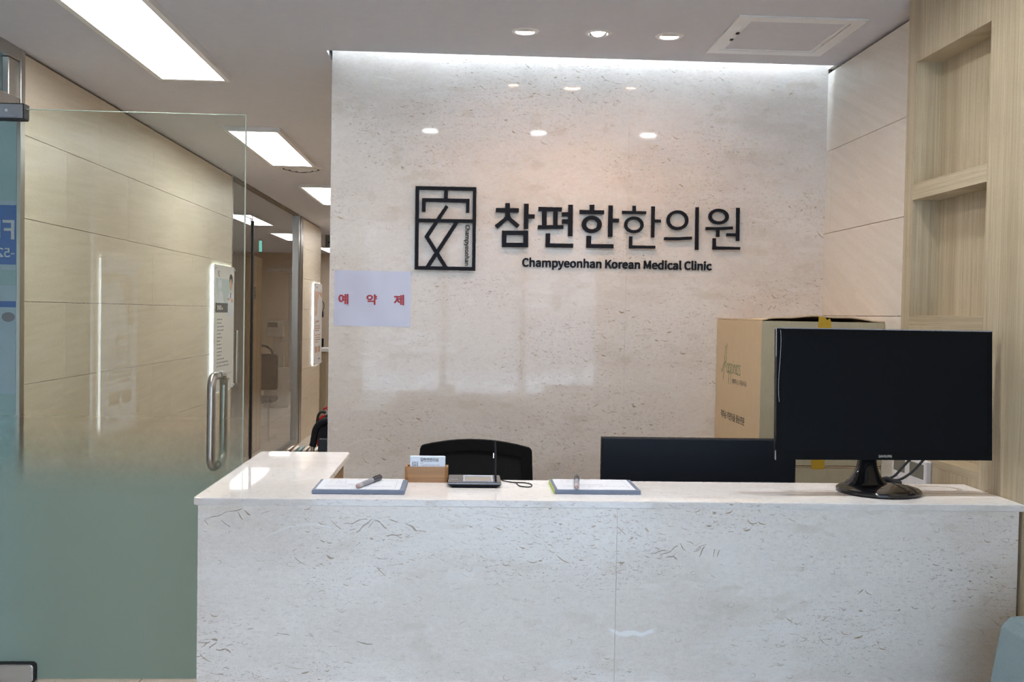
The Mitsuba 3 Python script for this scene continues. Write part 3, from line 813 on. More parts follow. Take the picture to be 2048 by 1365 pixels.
L = Polygon([(CL, CF), (XW - 0.001, CF), (XW - 0.001, CB), (RR, CB), (RR, RB), (CL, RB)])
rr = 0.012
L = unary_union([L.buffer(-rr, join_style=2).buffer(rr, quad_segs=3), sbox(XW - 0.05, CF, XW - 0.001, CB), sbox(RR - 0.02, CB - 0.05, RR + 0.03, CB)]).simplify(0.0002)
wt = move(worktop(L, 0.018), t=(0, 0, CZ - 0.018))
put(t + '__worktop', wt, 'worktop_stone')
for x0, x1 in ((CL + 0.010, 0.3718), (0.3722, XW - 0.0075)):
    put(t + '__front_panel', bx(x0, x1, CF + 0.010, CF + 0.030, 0.0, CZ - 0.0181, 0.0002), 'counter_stone')
put(t + '__side_panel', bx(CL + 0.010, CL + 0.030, CF + 0.0305, RB - 0.012, 0, CZ - 0.0181, 0.0006), 'counter_stone')
put(t + '__end_panel', bx(CL + 0.0305, RR - 0.016, RB - 0.032, RB - 0.012, 0, CZ - 0.0181, 0.0006), 'counter_stone')
put(t + '__inner_panel', cat_([bx(RR - 0.034, RR - 0.016, CB - 0.002, RB - 0.033, 0, CZ - 0.0181), bx(RR - 0.034, XW - 0.004, CB - 0.036, CB - 0.018, 0, CZ - 0.0181)]), 'brown_wood')
put(t + '__core', cat_([bx(CL + 0.031, RR - 0.035, CF + 0.031, RB - 0.033, 0.0, CZ - 0.02), bx(RR - 0.035, XW - 0.008, CF + 0.031, CB - 0.037, 0.0, CZ - 0.02)]), 'brown_wood')
t = thing('work_desk', 'low wooden work desk behind the counter, hidden below its worktop', 'desk')
put(t + '__top', bx(RR - 0.015, XW - 0.004, CB - 0.017, 3.06, 0.665, 0.690, 0.001), 'wood_level')
for x in (RR - 0.012, XW - 0.03):
    put(t + '__leg', bx(x, x + 0.024, CB - 0.016, 3.04, 0, 0.665), 'wood')

# ------------------------------------------------------------------ things on the counter


def board(key, x0, x1, y0, y1, label, lime, plabel):
    t = thing(key, label, 'clipboard', 'slate boards with forms on the counter')
    z0, z1 = CZ, CZ + 0.011
    put(t + '__board', bx(x0 + (0.0008 if lime else 0), x1, y0, y1, z0, z1, 0.0012), 'slate_board')
    if lime:
        k = put(t + '__edge', bx(x0 - 0.0006, x0 + 0.001, y0 + 0.001, y1 - 0.001, z0 + 0.0006, z1 - 0.0006), 'lime_edge')
        labels[k] = {'label': 'lime green left edge'}
    p = thing('form_sheet', plabel, 'paper', 'printed forms on the slate boards')
    m = 0.008
    px0, px1, py0, py1 = x0 + m, x1 - m * 1.5, y0 + 0.004, y1 - 0.003
    put(p + '__sheet', move(ext(sbox(px0, py0, px1, py1).buffer(-0.005).buffer(0.005), 0.0008), t=(0, 0, z1)), 'paper')
    W, H = px1 - px0, py1 - py0
    bars = []
    for a, b, c, d in ((.10, .90, .20, .905), (.10, .80, .30, .805), (.10, .70, .30, .705), (.10, .60, .30, .605), (.10, .60, .104, .905), (.20, .60, .204, .905), (.30, .60, .304, .905),
                       (.44, .93, .50, .95), (.78, .86, .92, .875), (.08, .40, .62, .405), (.30, .48, .62, .49), (.08, .30, .50, .31), (.55, .30, .90, .31), (.08, .22, .45, .228), (.08, .96, .94, .963), (.935, .1, .939, .96)):
        bars.append(move(ext(sbox(px0 + a * W, py0 + b * H, px0 + c * W, py0 + d * H), 0.0002), t=(0, 0, z1 + 0.0008)))
    put(p + '__print', cat_(bars), 'faint_ink')
    return z1


board('clipboard', -0.358, -0.137, 2.405, 2.556, 'slate grey board under a form, left of the wooden card holder', False, 'printed form on the board left of the wooden card holder')
board('clipboard', 0.2275, 0.441, 2.432, 2.590, 'slate grey board with a lime green side edge, middle of the counter', True, 'printed form on the lime-edged board in the middle of the counter')


def pen(p0, p1, label):
    t = thing('pen', label, 'pen', 'pens on the printed forms')
    p0, p1 = np.array(p0, float), np.array(p1, float)
    d = (p1 - p0)
    at = lambda s: p0 + d * s
    put(t + '__barrel', tube([at(0.04), at(0.06), at(0.66)], [0.004, 0.0058, 0.0058], 16), 'clear_barrel', 40)
    put(t + '__tip', tube([at(0.0), at(0.02), at(0.05)], [0.002, 0.0045, 0.005], 12), 'pen_red', 40)
    put(t + '__refill', tube([at(0.18), at(0.60)], 0.0062, 12), 'soft_ink', 40)
    put(t + '__cap', tube([at(0.62), at(0.96), at(0.99), at(1.0)], [0.0064, 0.0064, 0.005, 0.001], 16), 'pen_dark', 40)
    side = np.cross(d / np.linalg.norm(d), [0, 0, 1])
    put(t + '__clip', tube([at(0.68) + (0, 0, 0.0068), at(0.97) + (0, 0, 0.0072)], 0.0013, 8), 'pen_dark', 40)


pz = CZ + 0.011 + 0.0011 + 0.0064
pen((-0.252, 2.411, pz), (-0.206, 2.553, pz), 'clear ballpoint pen with dark cap lying slantwise on the left form')
pen((0.281, 2.425, pz), (0.299, 2.582, pz), 'clear ballpoint pen pointing straight at the front edge on the middle form')

# business card holder and its cards
t = thing('card_holder', 'small wooden business card holder on the counter', 'card holder')
hx0, hx1, hy0, hy1, hz = -0.1475, -0.0355, 2.583, 2.629, CZ + 0.040
o = sbox(hx0, hy0, hx1, hy1).buffer(-0.010).buffer(0.010, quad_segs=6)
i_ = sbox(hx0 + 0.0065, hy0 + 0.007, hx1 - 0.0065, hy1 - 0.007)
put(t + '__body', move(ext(o.difference(i_), 0.036), t=(0, 0, CZ + 0.004)), 'card_wood', 30)
put(t + '__bottom', move(ext(o, 0.004), t=(0, 0, CZ)), 'card_wood', 30)
cz0, cz1 = CZ + 0.0045, CZ + 0.0665
for q in range(3):
    t = thing('business_card', ['front business card with printed logo in the wooden holder', 'plain business card tucked behind the printed one', 'rearmost business card in the wooden holder'][q], 'business card', 'business cards in the wooden holder')
    dx = (0, 0.0012, -0.0010)[q]
    yb = 2.5920 + 0.0075 * q
    lean = 0.10
    R = rotx(lean)
    face = lambda m: move(move(m, R), t=(-0.0890 + dx, yb, cz0))
    put(t + '__card', face(bx(-0.045, 0.045, 0.0, 0.0035, 0, 0.0625, 0.0003)), 'card_white')
    if q == 0:
        dep = lambda s: face(move(ext(s, 0.0003), WALL, (0, -0.00005, 0)))
        put(t + '__name', dep(affinity.translate(text_poly('참편한한의원', 0.0075, 3, width=0.047), -0.019, 0.0505)), 'ink')
        s = affinity.translate(affinity.scale(sign_shape([EMBLEM[nm] for nm in EMBLEM]), 0.062, 0.062, origin=(0, 0)), 0, 0)
        bb = s.bounds
        put(t + '__emblem', dep(affinity.translate(s, -0.0395 - bb[0], 0.0285 - bb[1])), 'ink')
        rows = [sbox(-0.019, 0.0445, -0.010, 0.0458), sbox(-0.019, 0.0405, 0.006, 0.0412), sbox(0.009, 0.0405, 0.032, 0.0412), sbox(-0.019, 0.0372, 0.004, 0.0380), sbox(0.007, 0.0372, 0.038, 0.0380), sbox(-0.019, 0.034, 0.030, 0.0346)]
        put(t + '__small_print', dep(unary_union(rows)), 'soft_ink')

# signature pad with its stylus and the cord
t = thing('signature_pad', 'dark electronic signature pad with small display, beside the card holder', 'signature pad')
zb, zt = CZ, CZ + 0.0145
low, top = [(-0.022, 2.513), (0.088, 2.513), (0.088, 2.618), (-0.022, 2.618)], [(-0.034, 2.508), (0.100, 2.508), (0.100, 2.626), (-0.034, 2.626)]
hull = trimesh.convex.convex_hull(np.array([(x, y, zb) for x, y in low] + [(x, y, zb + 0.0085) for x, y in top] + [(x, y, zb + 0.010) for x, y in top]))
put(t + '__base', hull, 'black_plastic')
put(t + '__silver_band', bx(-0.0342, 0.1002, 2.5075, 2.6262, zb + 0.0092, zb + 0.0120, 0.0006), 'dull_silver')
put(t + '__cover', move(ext(sbox(-0.0335, 2.509, 0.0995, 2.6255).buffer(-0.006).buffer(0.006), 0.0022), t=(0, 0, zb + 0.012)), 'dark_glass')
put(t + '__display_rim', move(ext(sbox(0.004, 2.520, 0.080, 2.6150).difference(sbox(0.008, 2.521, 0.076, 2.598)), 0.0012), t=(0, 0, zt - 0.0003)), 'lcd_rim')
put(t + '__display', bx(0.008, 0.076, 2.521, 2.598, zt - 0.001, zt), 'lcd')
put(t + '__stylus_slot', bx(0.084, 0.0905, 2.512, 2.610, zt - 0.001, zt + 0.0012, 0.0004), 'black_gloss')
put(t + '__logo', bx(-0.030, -0.010, 2.552, 2.5538, zt - 0.0003, zt), 'faint_ink')
t = thing('stylus', 'thin black stylus standing upright in the signature pad', 'stylus')
put(t + '__shaft', tube([(0.0870, 2.566, zt + 0.001), (0.0862, 2.566, zt + 0.05), (0.0850, 2.566, 1.0835), (0.0850, 2.566, 1.0842)], [0.0028, 0.0032, 0.0026, 0.0008], 12), 'black_plastic', 40)
put(t + '__clip', bx(0.0795, 0.0825, 2.5615, 2.5640, 1.038, 1.0515, 0.0004), 'silver')
k = put('cord_loop', tube(spline([(0.100, 2.620, CZ + 0.004), (0.108, 2.616, CZ + 0.0018), (0.125, 2.598, CZ + 0.0014), (0.139, 2.590, CZ + 0.0014), (0.160, 2.588, CZ + 0.0014), (0.176, 2.572, CZ + 0.0014), (0.180, 2.545, CZ + 0.0014), (0.171, 2.524, CZ + 0.0014), (0.156, 2.528, CZ + 0.0014), (0.144, 2.560, CZ + 0.0014), (0.137, 2.586, CZ + 0.003)], 70), 0.0013, 8), 'black_plastic', 50)
tag(k, 'thin black looped cord trailing from the signature pad over the counter', 'cord')

# ------------------------------------------------------------------ the large monitor on the counter
t = thing('monitor', 'large black monitor turned to the viewer on the right of the counter', 'monitor')
MC, MW, MH, MYAW, MT = np.array([1.0575, 2.455, 1.2235]), 0.561, 0.326, 0.039, -0.051
MR = rotz(MYAW) @ rotx(MT)
mm = lambda m: move(move(m, MR), t=MC)
put(t + '__housing', mm(cat_([bx(-MW / 2, MW / 2, 0.004, 0.020, -MH / 2, MH / 2, 0.003), bx(-0.20, 0.20, 0.020, 0.045, -0.12, 0.11, 0.012)])), 'black_plastic')
put(t + '__bezel', mm(move(ext(sbox(-MW / 2, -MH / 2, MW / 2, MH / 2).difference(sbox(-MW / 2 + 0.013, -MH / 2 + 0.022, MW / 2 - 0.011, MH / 2 - 0.014)), 0.0055), WALL, (0, 0.0055, 0))), 'bezel_black')
put(t + '__screen', mm(bx(-MW / 2 + 0.0125, MW / 2 - 0.0105, 0.0012, 0.005, -MH / 2 + 0.0215, MH / 2 - 0.0135)), 'screen')
put(t + '__film_edge', mm(bx(-MW / 2 - 0.0016, MW / 2 + 0.0006, -0.0006, 0.006, MH / 2 - 0.0006, MH / 2 + 0.0022)), 'film_edge')
for m in (bx(-MW / 2 - 0.0011, -MW / 2 - 0.0002, -0.0004, 0.004, MH / 2 - 0.07, MH / 2), bx(-MW / 2 - 0.0020, -MW / 2 - 0.0002, -0.0004, 0.004, -MH / 2 - 0.001, -MH / 2 + 0.022)):
    put(t + '__film_edge', mm(m), 'film_edge')
put(t + '__film_fold', mm(cat_([tube(spline([(-MW / 2 + 0.0090, -0.0010, MH / 2 - 0.004), (-MW / 2 + 0.0095, -0.0016, 0.11), (-MW / 2 + 0.0070, -0.0014, 0.07), (-MW / 2 + 0.0068, -0.001, -0.02)], 16), 0.0008, 8)])), 'film_edge', 40)
put(t + '__lettering', mm(move(ext(text_poly('SAMSUNG', 0.0058, 4, width=0.0345), 0.0004), WALL, (-0.0170, -0.0001, -MH / 2 + 0.0065))), 'silver')
bc = np.array([1.0655, 2.500, CZ])
put(t + '__base', lathe([(0.0, 0.0), (0.098, 0.0), (0.104, 0.004), (0.104, 0.009), (0.100, 0.0125), (0.086, 0.0165), (0.045, 0.021), (0.0, 0.023)], bc, 64), 'black_gloss', 25)
neck = []
for s in np.linspace(0, 1, 14):
    z = CZ + 0.017 + s * 0.155
    fl = (1 - s) ** 4
    neck.append((z, 0.0185 + 0.034 * fl ** 1.6 + 0.006 * (1 - s), 0.014 + 0.026 * fl, bc[1] + 0.016 + 0.012 * s, bc[0] - 0.026 + 0.008 * s))
vs, fs, n = [], [], 28
for z, a, b, y, x in neck:
    for q in np.arange(n) * 2 * PI / n:
        cx, cy = math.cos(q), math.sin(q)
        vs.append((x + a * np.sign(cx) * abs(cx) ** 0.8, y + b * np.sign(cy) * abs(cy) ** 0.8, z))
for i in range(len(neck) - 1):
    for j in range(n):
        k2 = (j + 1) % n
        fs += [[i * n + j, i * n + k2, (i + 1) * n + k2], [i * n + j, (i + 1) * n + k2, (i + 1) * n + j]]
put(t + '__neck', trimesh.Trimesh(vs, fs, process=False), 'black_gloss', 40)
for s, pts in enumerate(([(1.195, 2.545, 1.085), (1.190, 2.590, 1.045), (1.170, 2.600, 1.018), (1.152, 2.606, 0.995), (1.142, 2.612, 0.988), (1.130, 2.616, 0.984)],
                         [(1.236, 2.545, 1.085), (1.230, 2.590, 1.050), (1.210, 2.604, 1.017), (1.186, 2.614, 0.992), (1.170, 2.624, 0.982), (1.160, 2.642, 0.979), (1.152, 2.652, 0.960), (1.15, 2.655, 0.90)])):
    k = thing('monitor_cable', ('black cable, left of two hanging behind the large monitor', 'black cable, right of two hanging behind the large monitor')[s], 'cable', 'black cables behind the large monitor')
    put(k, tube(spline(pts, 30), 0.0034, 10), 'rubber', 50)
k = thing('cable_plug', 'black plug tied into the cables behind the large monitor', 'plug')
put(k + '__body', move(bx(-0.022, 0.022, -0.007, 0.007, -0.005, 0.005, 0.003), rotz(-0.2), (1.150, 2.607, 0.979)), 'rubber')
put(k + '__collar', tube([(1.124, 2.612, 0.986), (1.132, 2.606, 0.990), (1.142, 2.602, 0.987)], 0.0052, 10), 'rubber', 40)

# second monitor on the desk behind the counter, its back to the viewer
t = thing('desk_monitor', 'flat black monitor behind the counter, seen from its plain back', 'monitor')
dx0, dx1, dy = 0.4035, 0.972, 2.86
put(t + '__housing', cat_([bx(dx0, dx1, dy, dy + 0.022, 0.735, 1.0572, 0.003)]), 'black_satin')
put(t + '__rim', move(ext(sbox(dx0 - 0.0006, 0.7344, dx1 + 0.0006, 1.0578).difference(sbox(dx0 + 0.006, 0.741, dx1 - 0.006, 1.051)), 0.008), WALL, (0, dy + 0.030, 0)), 'black_gloss')
put(t + '__screen', bx(dx0 + 0.005, dx1 - 0.005, dy + 0.0222, dy + 0.026, 0.741, 1.051), 'screen')
put(t + '__neck', bx(0.655, 0.72, dy + 0.004, dy + 0.02, 0.695, 0.736, 0.003), 'black_plastic')
put(t + '__base', lathe([(0.0, 0.0), (0.095, 0.0), (0.095, 0.005), (0.02, 0.010), (0.0, 0.010)], (0.688, dy + 0.02, 0.690), 40), 'black_plastic', 30)

# ------------------------------------------------------------------ office chair behind the counter
t = thing('office_chair', 'black mesh-backed office chair behind the counter', 'chair')
cx0, cy0 = 0.0455, 3.50
arch = [(-0.200 + 0.006 * (1 - 0), 0.46), (0.200, 0.46)]
outl = [(-0.192, 0.46), (0.204, 0.46), (0.206, 0.60), (0.2035, 0.80), (0.199, 0.938)] + [(0.199 - 0.390 * s, 0.938 + 0.024 * (1 - (2 * s - 1) ** 2) + 0.006 * (s)) for s in np.linspace(0.02, 1, 18)] + [(-0.199, 0.86), (-0.2005, 0.70), (-0.199, 0.58)]
pol = Polygon(outl).buffer(-0.016).buffer(0.016)
inner = pol.buffer(-0.038, join_style=1)


def bent(poly, depth, y):
    m = move(ext(poly.segmentize(0.02), depth), WALL, (0, 0, 0))
    m = m.subdivide_to_size(0.03)
    v = np.array(m.vertices)
    v[:, 1] += y - 0.55 * v[:, 0] ** 2 + 0.10 * (v[:, 2] - 0.70)
    v[:, 0] += cx0
    return trimesh.Trimesh(v, m.faces, process=False)


put(t + '__back_frame', bent(pol.difference(inner), 0.026, cy0 + 0.01), 'chair_black', 30)
put(t + '__back_mesh', bent(inner.buffer(0.004), 0.004, cy0 + 0.002), 'mesh_fabric', 30)
put(t + '__seat', move(trimesh.convex.convex_hull(np.vstack([np.c_[np.array(sbox(-0.22, -0.23, 0.22, 0.22).buffer(-0.08).buffer(b_).exterior.coords), np.full(len(sbox(-0.22, -0.23, 0.22, 0.22).buffer(-0.08).buffer(b_).exterior.coords), z_)] for b_, z_ in ((0.05, 0.0), (0.08, 0.02), (0.08, 0.055), (0.06, 0.075))])), t=(cx0, cy0 - 0.20, 0.40)), 'black_satin', 30)
put(t + '__back_support', tube(spline([(cx0, cy0 - 0.12, 0.405), (cx0, cy0 + 0.035, 0.42), (cx0, cy0 + 0.05, 0.50), (cx0, cy0 + 0.045, 0.62)], 16), 0.018, 12), 'black_plastic', 40)
for sx in (-1, 1):
    put(t + '__armrest', tube(spline([(cx0 + sx * 0.21, cy0 - 0.10, 0.42), (cx0 + sx * 0.255, cy0 - 0.12, 0.50), (cx0 + sx * 0.255, cy0 - 0.14, 0.60), (cx0 + sx * 0.25, cy0 - 0.22, 0.615)], 16), 0.014, 10), 'black_plastic', 40)
put(t + '__gas_column', cyl((cx0, cy0 - 0.2, 0.09), (cx0, cy0 - 0.2, 0.40), 0.024), 'black_plastic', 40)
for q in range(5):
    a = q * 2 * PI / 5 + 0.3
    ex, ey = cx0 + 0.27 * math.cos(a), cy0 - 0.2 + 0.27 * math.sin(a)
    put(t + '__base_arm', tube([(cx0, cy0 - 0.2, 0.105), (ex, ey, 0.075)], [0.024, 0.014], 10), 'black_plastic', 40)
    put(t + '__caster', cyl((ex - 0.02 * math.sin(a), ey + 0.02 * math.cos(a), 0.027), (ex + 0.02 * math.sin(a), ey - 0.02 * math.cos(a), 0.027), 0.027, 16), 'rubber', 30)

# ------------------------------------------------------------------ cardboard boxes in the corner
BX0, BX1, BY0, BY1 = 1.006, 1.4285, 3.336, 3.936


def carton(key, z0, z1, label, top=False, mark=False):
    t = thing(key, label, 'cardboard box', 'cardboard cartons stacked in the corner')
    w_ = 0.006
    put(t + '__left_side', bx(BX0, BX0 + w_, BY0 + w_, BY1, z0, z1, 0.0008), 'cardboard')
    put(t + '__right_side', bx(BX1 - w_, BX1, BY0 + w_, BY1, z0, z1), 'cardboard')
    pf = sbox(BX0, z0, BX1, z1)
    pf = pf.buffer(-0.008).buffer(0.008)
    put(t + '__front_side', move(ext(pf, w_), WALL, (0, BY0 + w_, 0)), 'cardboard_shaded')
    put(t + '__back_side', bx(BX0 + w_, BX1 - w_, BY1 - w_, BY1, z0, z1), 'cardboard')
    put(t + '__bottom', bx(BX0 + w_, BX1 - w_, BY0 + w_, BY1 - w_, z0, z0 + w_), 'cardboard')
    v, f = [], []
    nx, ny = 20, 12
    for side, (ya, yb) in enumerate(((BY0 + 0.002, (BY0 + BY1) / 2 - 0.002), ((BY0 + BY1) / 2 + 0.002, BY1))):
        v, f = [], []
        for j in range(ny + 1):
            for i in range(nx + 1):
                a, c = i / nx, j / ny
                lift = (0.0155 * math.sin(PI * min(1, a * 1.02)) ** 0.7 * (0.55 + 0.45 * math.sin(2.2 * a + 0.6)) * (1 - c) + 0.002 * math.sin(19 * a) * (1 - c) if side == 0 and top else 0.001)
                v.append((BX0 + 0.001 + (BX1 - BX0 - 0.002) * a, ya + (yb - ya) * c, z1 + 0.0006 + lift))
        for j in range(ny):
            for i in range(nx):
                q = j * (nx + 1) + i
                f += [[q, q + 1, q + nx + 2], [q, q + nx + 2, q + nx + 1]]
        N = len(v)
        v = v + [(x, y, z + 0.004) for x, y, z in v]
        f = [[a, c, b] for a, b, c in f] + [[a + N, b + N, c + N] for a, b, c in f]
        ring = [i for i in range(nx + 1)] + [(j + 1) * (nx + 1) - 1 for j in range(1, ny + 1)] + [ny * (nx + 1) + i for i in range(nx - 1, -1, -1)] + [j * (nx + 1) for j in range(ny - 1, 0, -1)]
        for a, b in zip(ring, ring[1:] + ring[:1]):
            f += [[a, b, b + N], [a, b + N, a + N]]
        put(t + '__flap', trimesh.Trimesh(v, f, process=False), 'cardboard' if side else 'cardboard')
    if top:
        yy = BY0 - 0.0006
        rag = Polygon([(1.197, z1 - 0.052), (1.243, z1 - 0.052), (1.243, z1 + 0.001), (1.238, z1 + 0.012), (1.228, z1 + 0.006), (1.222, z1 + 0.016), (1.199, z1 + 0.017)])
        put(t + '__tape', move(ext(rag, 0.0006), WALL, (0, yy + 0.0005, 0)), 'tape')
        put(t + '__tape', move(ext(sbox(1.187, z0 - 0.012, 1.232, z0 + 0.05), 0.0006), WALL, (0, yy + 0.0005, 0)), 'tape')
    if mark:
        ink = lambda s, d=0.0004: move(ext(s, d), TO_LEFT, (BX0, 0, 0))   # text x runs towards -y
        H = []   # the slanted script word, as strokes (x along the word, z)
        def stroke(pts, w=0.0013):
            from shapely.geometry import LineString
            return LineString(spline(np.c_[np.array(pts, float), np.zeros(len(pts))], 24)[:, :2]).buffer(w * 1.25)
        st = [[(0.020, -0.016), (0.030, 0.03), (0.045, 0.112)], [(0.050, 0.030), (0.056, 0.06), (0.066, 0.120)], [(-0.012, 0.020), (-0.004, 0.010), (0.012, 0.030), (0.036, 0.046), (0.058, 0.056)],
              [(0.088, 0.044), (0.072, 0.040), (0.070, 0.018), (0.082, 0.012), (0.090, 0.042), (0.092, 0.014), (0.100, 0.018)],
              [(0.104, 0.044), (0.100, -0.03)], [(0.104, 0.040), (0.118, 0.046), (0.120, 0.016), (0.104, 0.014)],
              [(0.132, 0.044), (0.128, -0.03)], [(0.132, 0.040), (0.146, 0.046), (0.148, 0.016), (0.132, 0.014)],
              [(0.160, 0.044), (0.162, 0.014)], [(0.172, 0.044), (0.172, 0.012)], [(0.172, 0.030), (0.182, 0.046), (0.188, 0.038), (0.188, 0.013)],
              [(0.200, 0.026), (0.212, 0.034), (0.208, 0.046), (0.199, 0.030), (0.204, 0.012), (0.216, 0.020)], [(0.236, 0.046), (0.222, 0.040), (0.232, 0.026), (0.230, 0.012), (0.218, 0.014)],
              [(0.258, 0.046), (0.244, 0.040), (0.254, 0.026), (0.252, 0.012), (0.240, 0.014)]]
        word = unary_union([stroke(q) for q in st] + [Point(0.160, 0.058).buffer(0.0024)])
        put(t + '__script_print', ink(affinity.translate(word, -3.846, 1.190)), 'green_ink')
        put(t + '__small_print', ink(affinity.translate(text_poly('해피니스 미용티슈', 0.0150, 1, width=0.190), -3.695, 1.166)), 'brown_ink')
        put(t + '__bold_print', ink(affinity.translate(text_poly('각티슈 키친타올 생산전문', 0.0225, 4, width=0.328), -3.850, 1.027)), 'brown_ink')
    return t


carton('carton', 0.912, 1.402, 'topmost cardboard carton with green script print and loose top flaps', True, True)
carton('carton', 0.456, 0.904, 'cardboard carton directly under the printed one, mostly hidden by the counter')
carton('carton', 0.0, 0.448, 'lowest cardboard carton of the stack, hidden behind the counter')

# ------------------------------------------------------------------ two white control panels on the wood
for i, (y0, y1) in enumerate(((2.952, 3.058), (2.828, 2.948))):
    t = thing('control_panel', ('white wall control panel half behind the monitor cables, farther of the two', 'white wall control panel nearest the wood niche, grey display')[i], 'control panel', 'white control panels on the wood panelling')
    z0, z1 = 0.905, 1.0035 - 0.0015 * i
    put(t + '__body', bx(XW - 0.018, XW, y0, y1, z0, z1, 0.003), 'device_white')
    put(t + '__display', bx(XW - 0.0186, XW - 0.017, y0 + 0.014, y1 - 0.014, 0.9470, 0.9900, 0.0005), 'display_grey')
    put(t + '__button', bx(XW - 0.0195, XW - 0.017, y0 + 0.055, y0 + 0.068, 0.925, 0.932, 0.001), 'device_side')
    put(t + '__button', bx(XW - 0.0195, XW - 0.017, y0 + 0.025, y0 + 0.038, 0.925, 0.932, 0.001), 'device_side')

# ------------------------------------------------------------------ bench at the lower right
t = thing('bench_sofa', 'grey-green upholstered seat back at the right front of the counter', 'sofa')
prof = Polygon([(1.118, 0.40), (1.138, 0.52), (1.160, 0.66), (1.176, 0.752), (1.196, 0.772), (1.30, 0.776), (1.352, 0.772), (1.356, 0.40)]).buffer(-0.012).buffer(0.012)
bk = move(ext(prof, 1.15), WALL, (0, 2.10, 0))
put(t + '__backrest', bk, 'leather', 30)
put(t + '__seat', bx(0.80, 1.35, 0.95, 2.10, 0.28, 0.41, 0.02), 'leather')
for y in (1.02, 2.03):
    for x in (0.85, 1.30):
        put(t + '__leg', cyl((x, y, 0), (x, y, 0.285), 0.02, 12), 'brown_wood', 40)

# ------------------------------------------------------------------ lit posters on the left wall


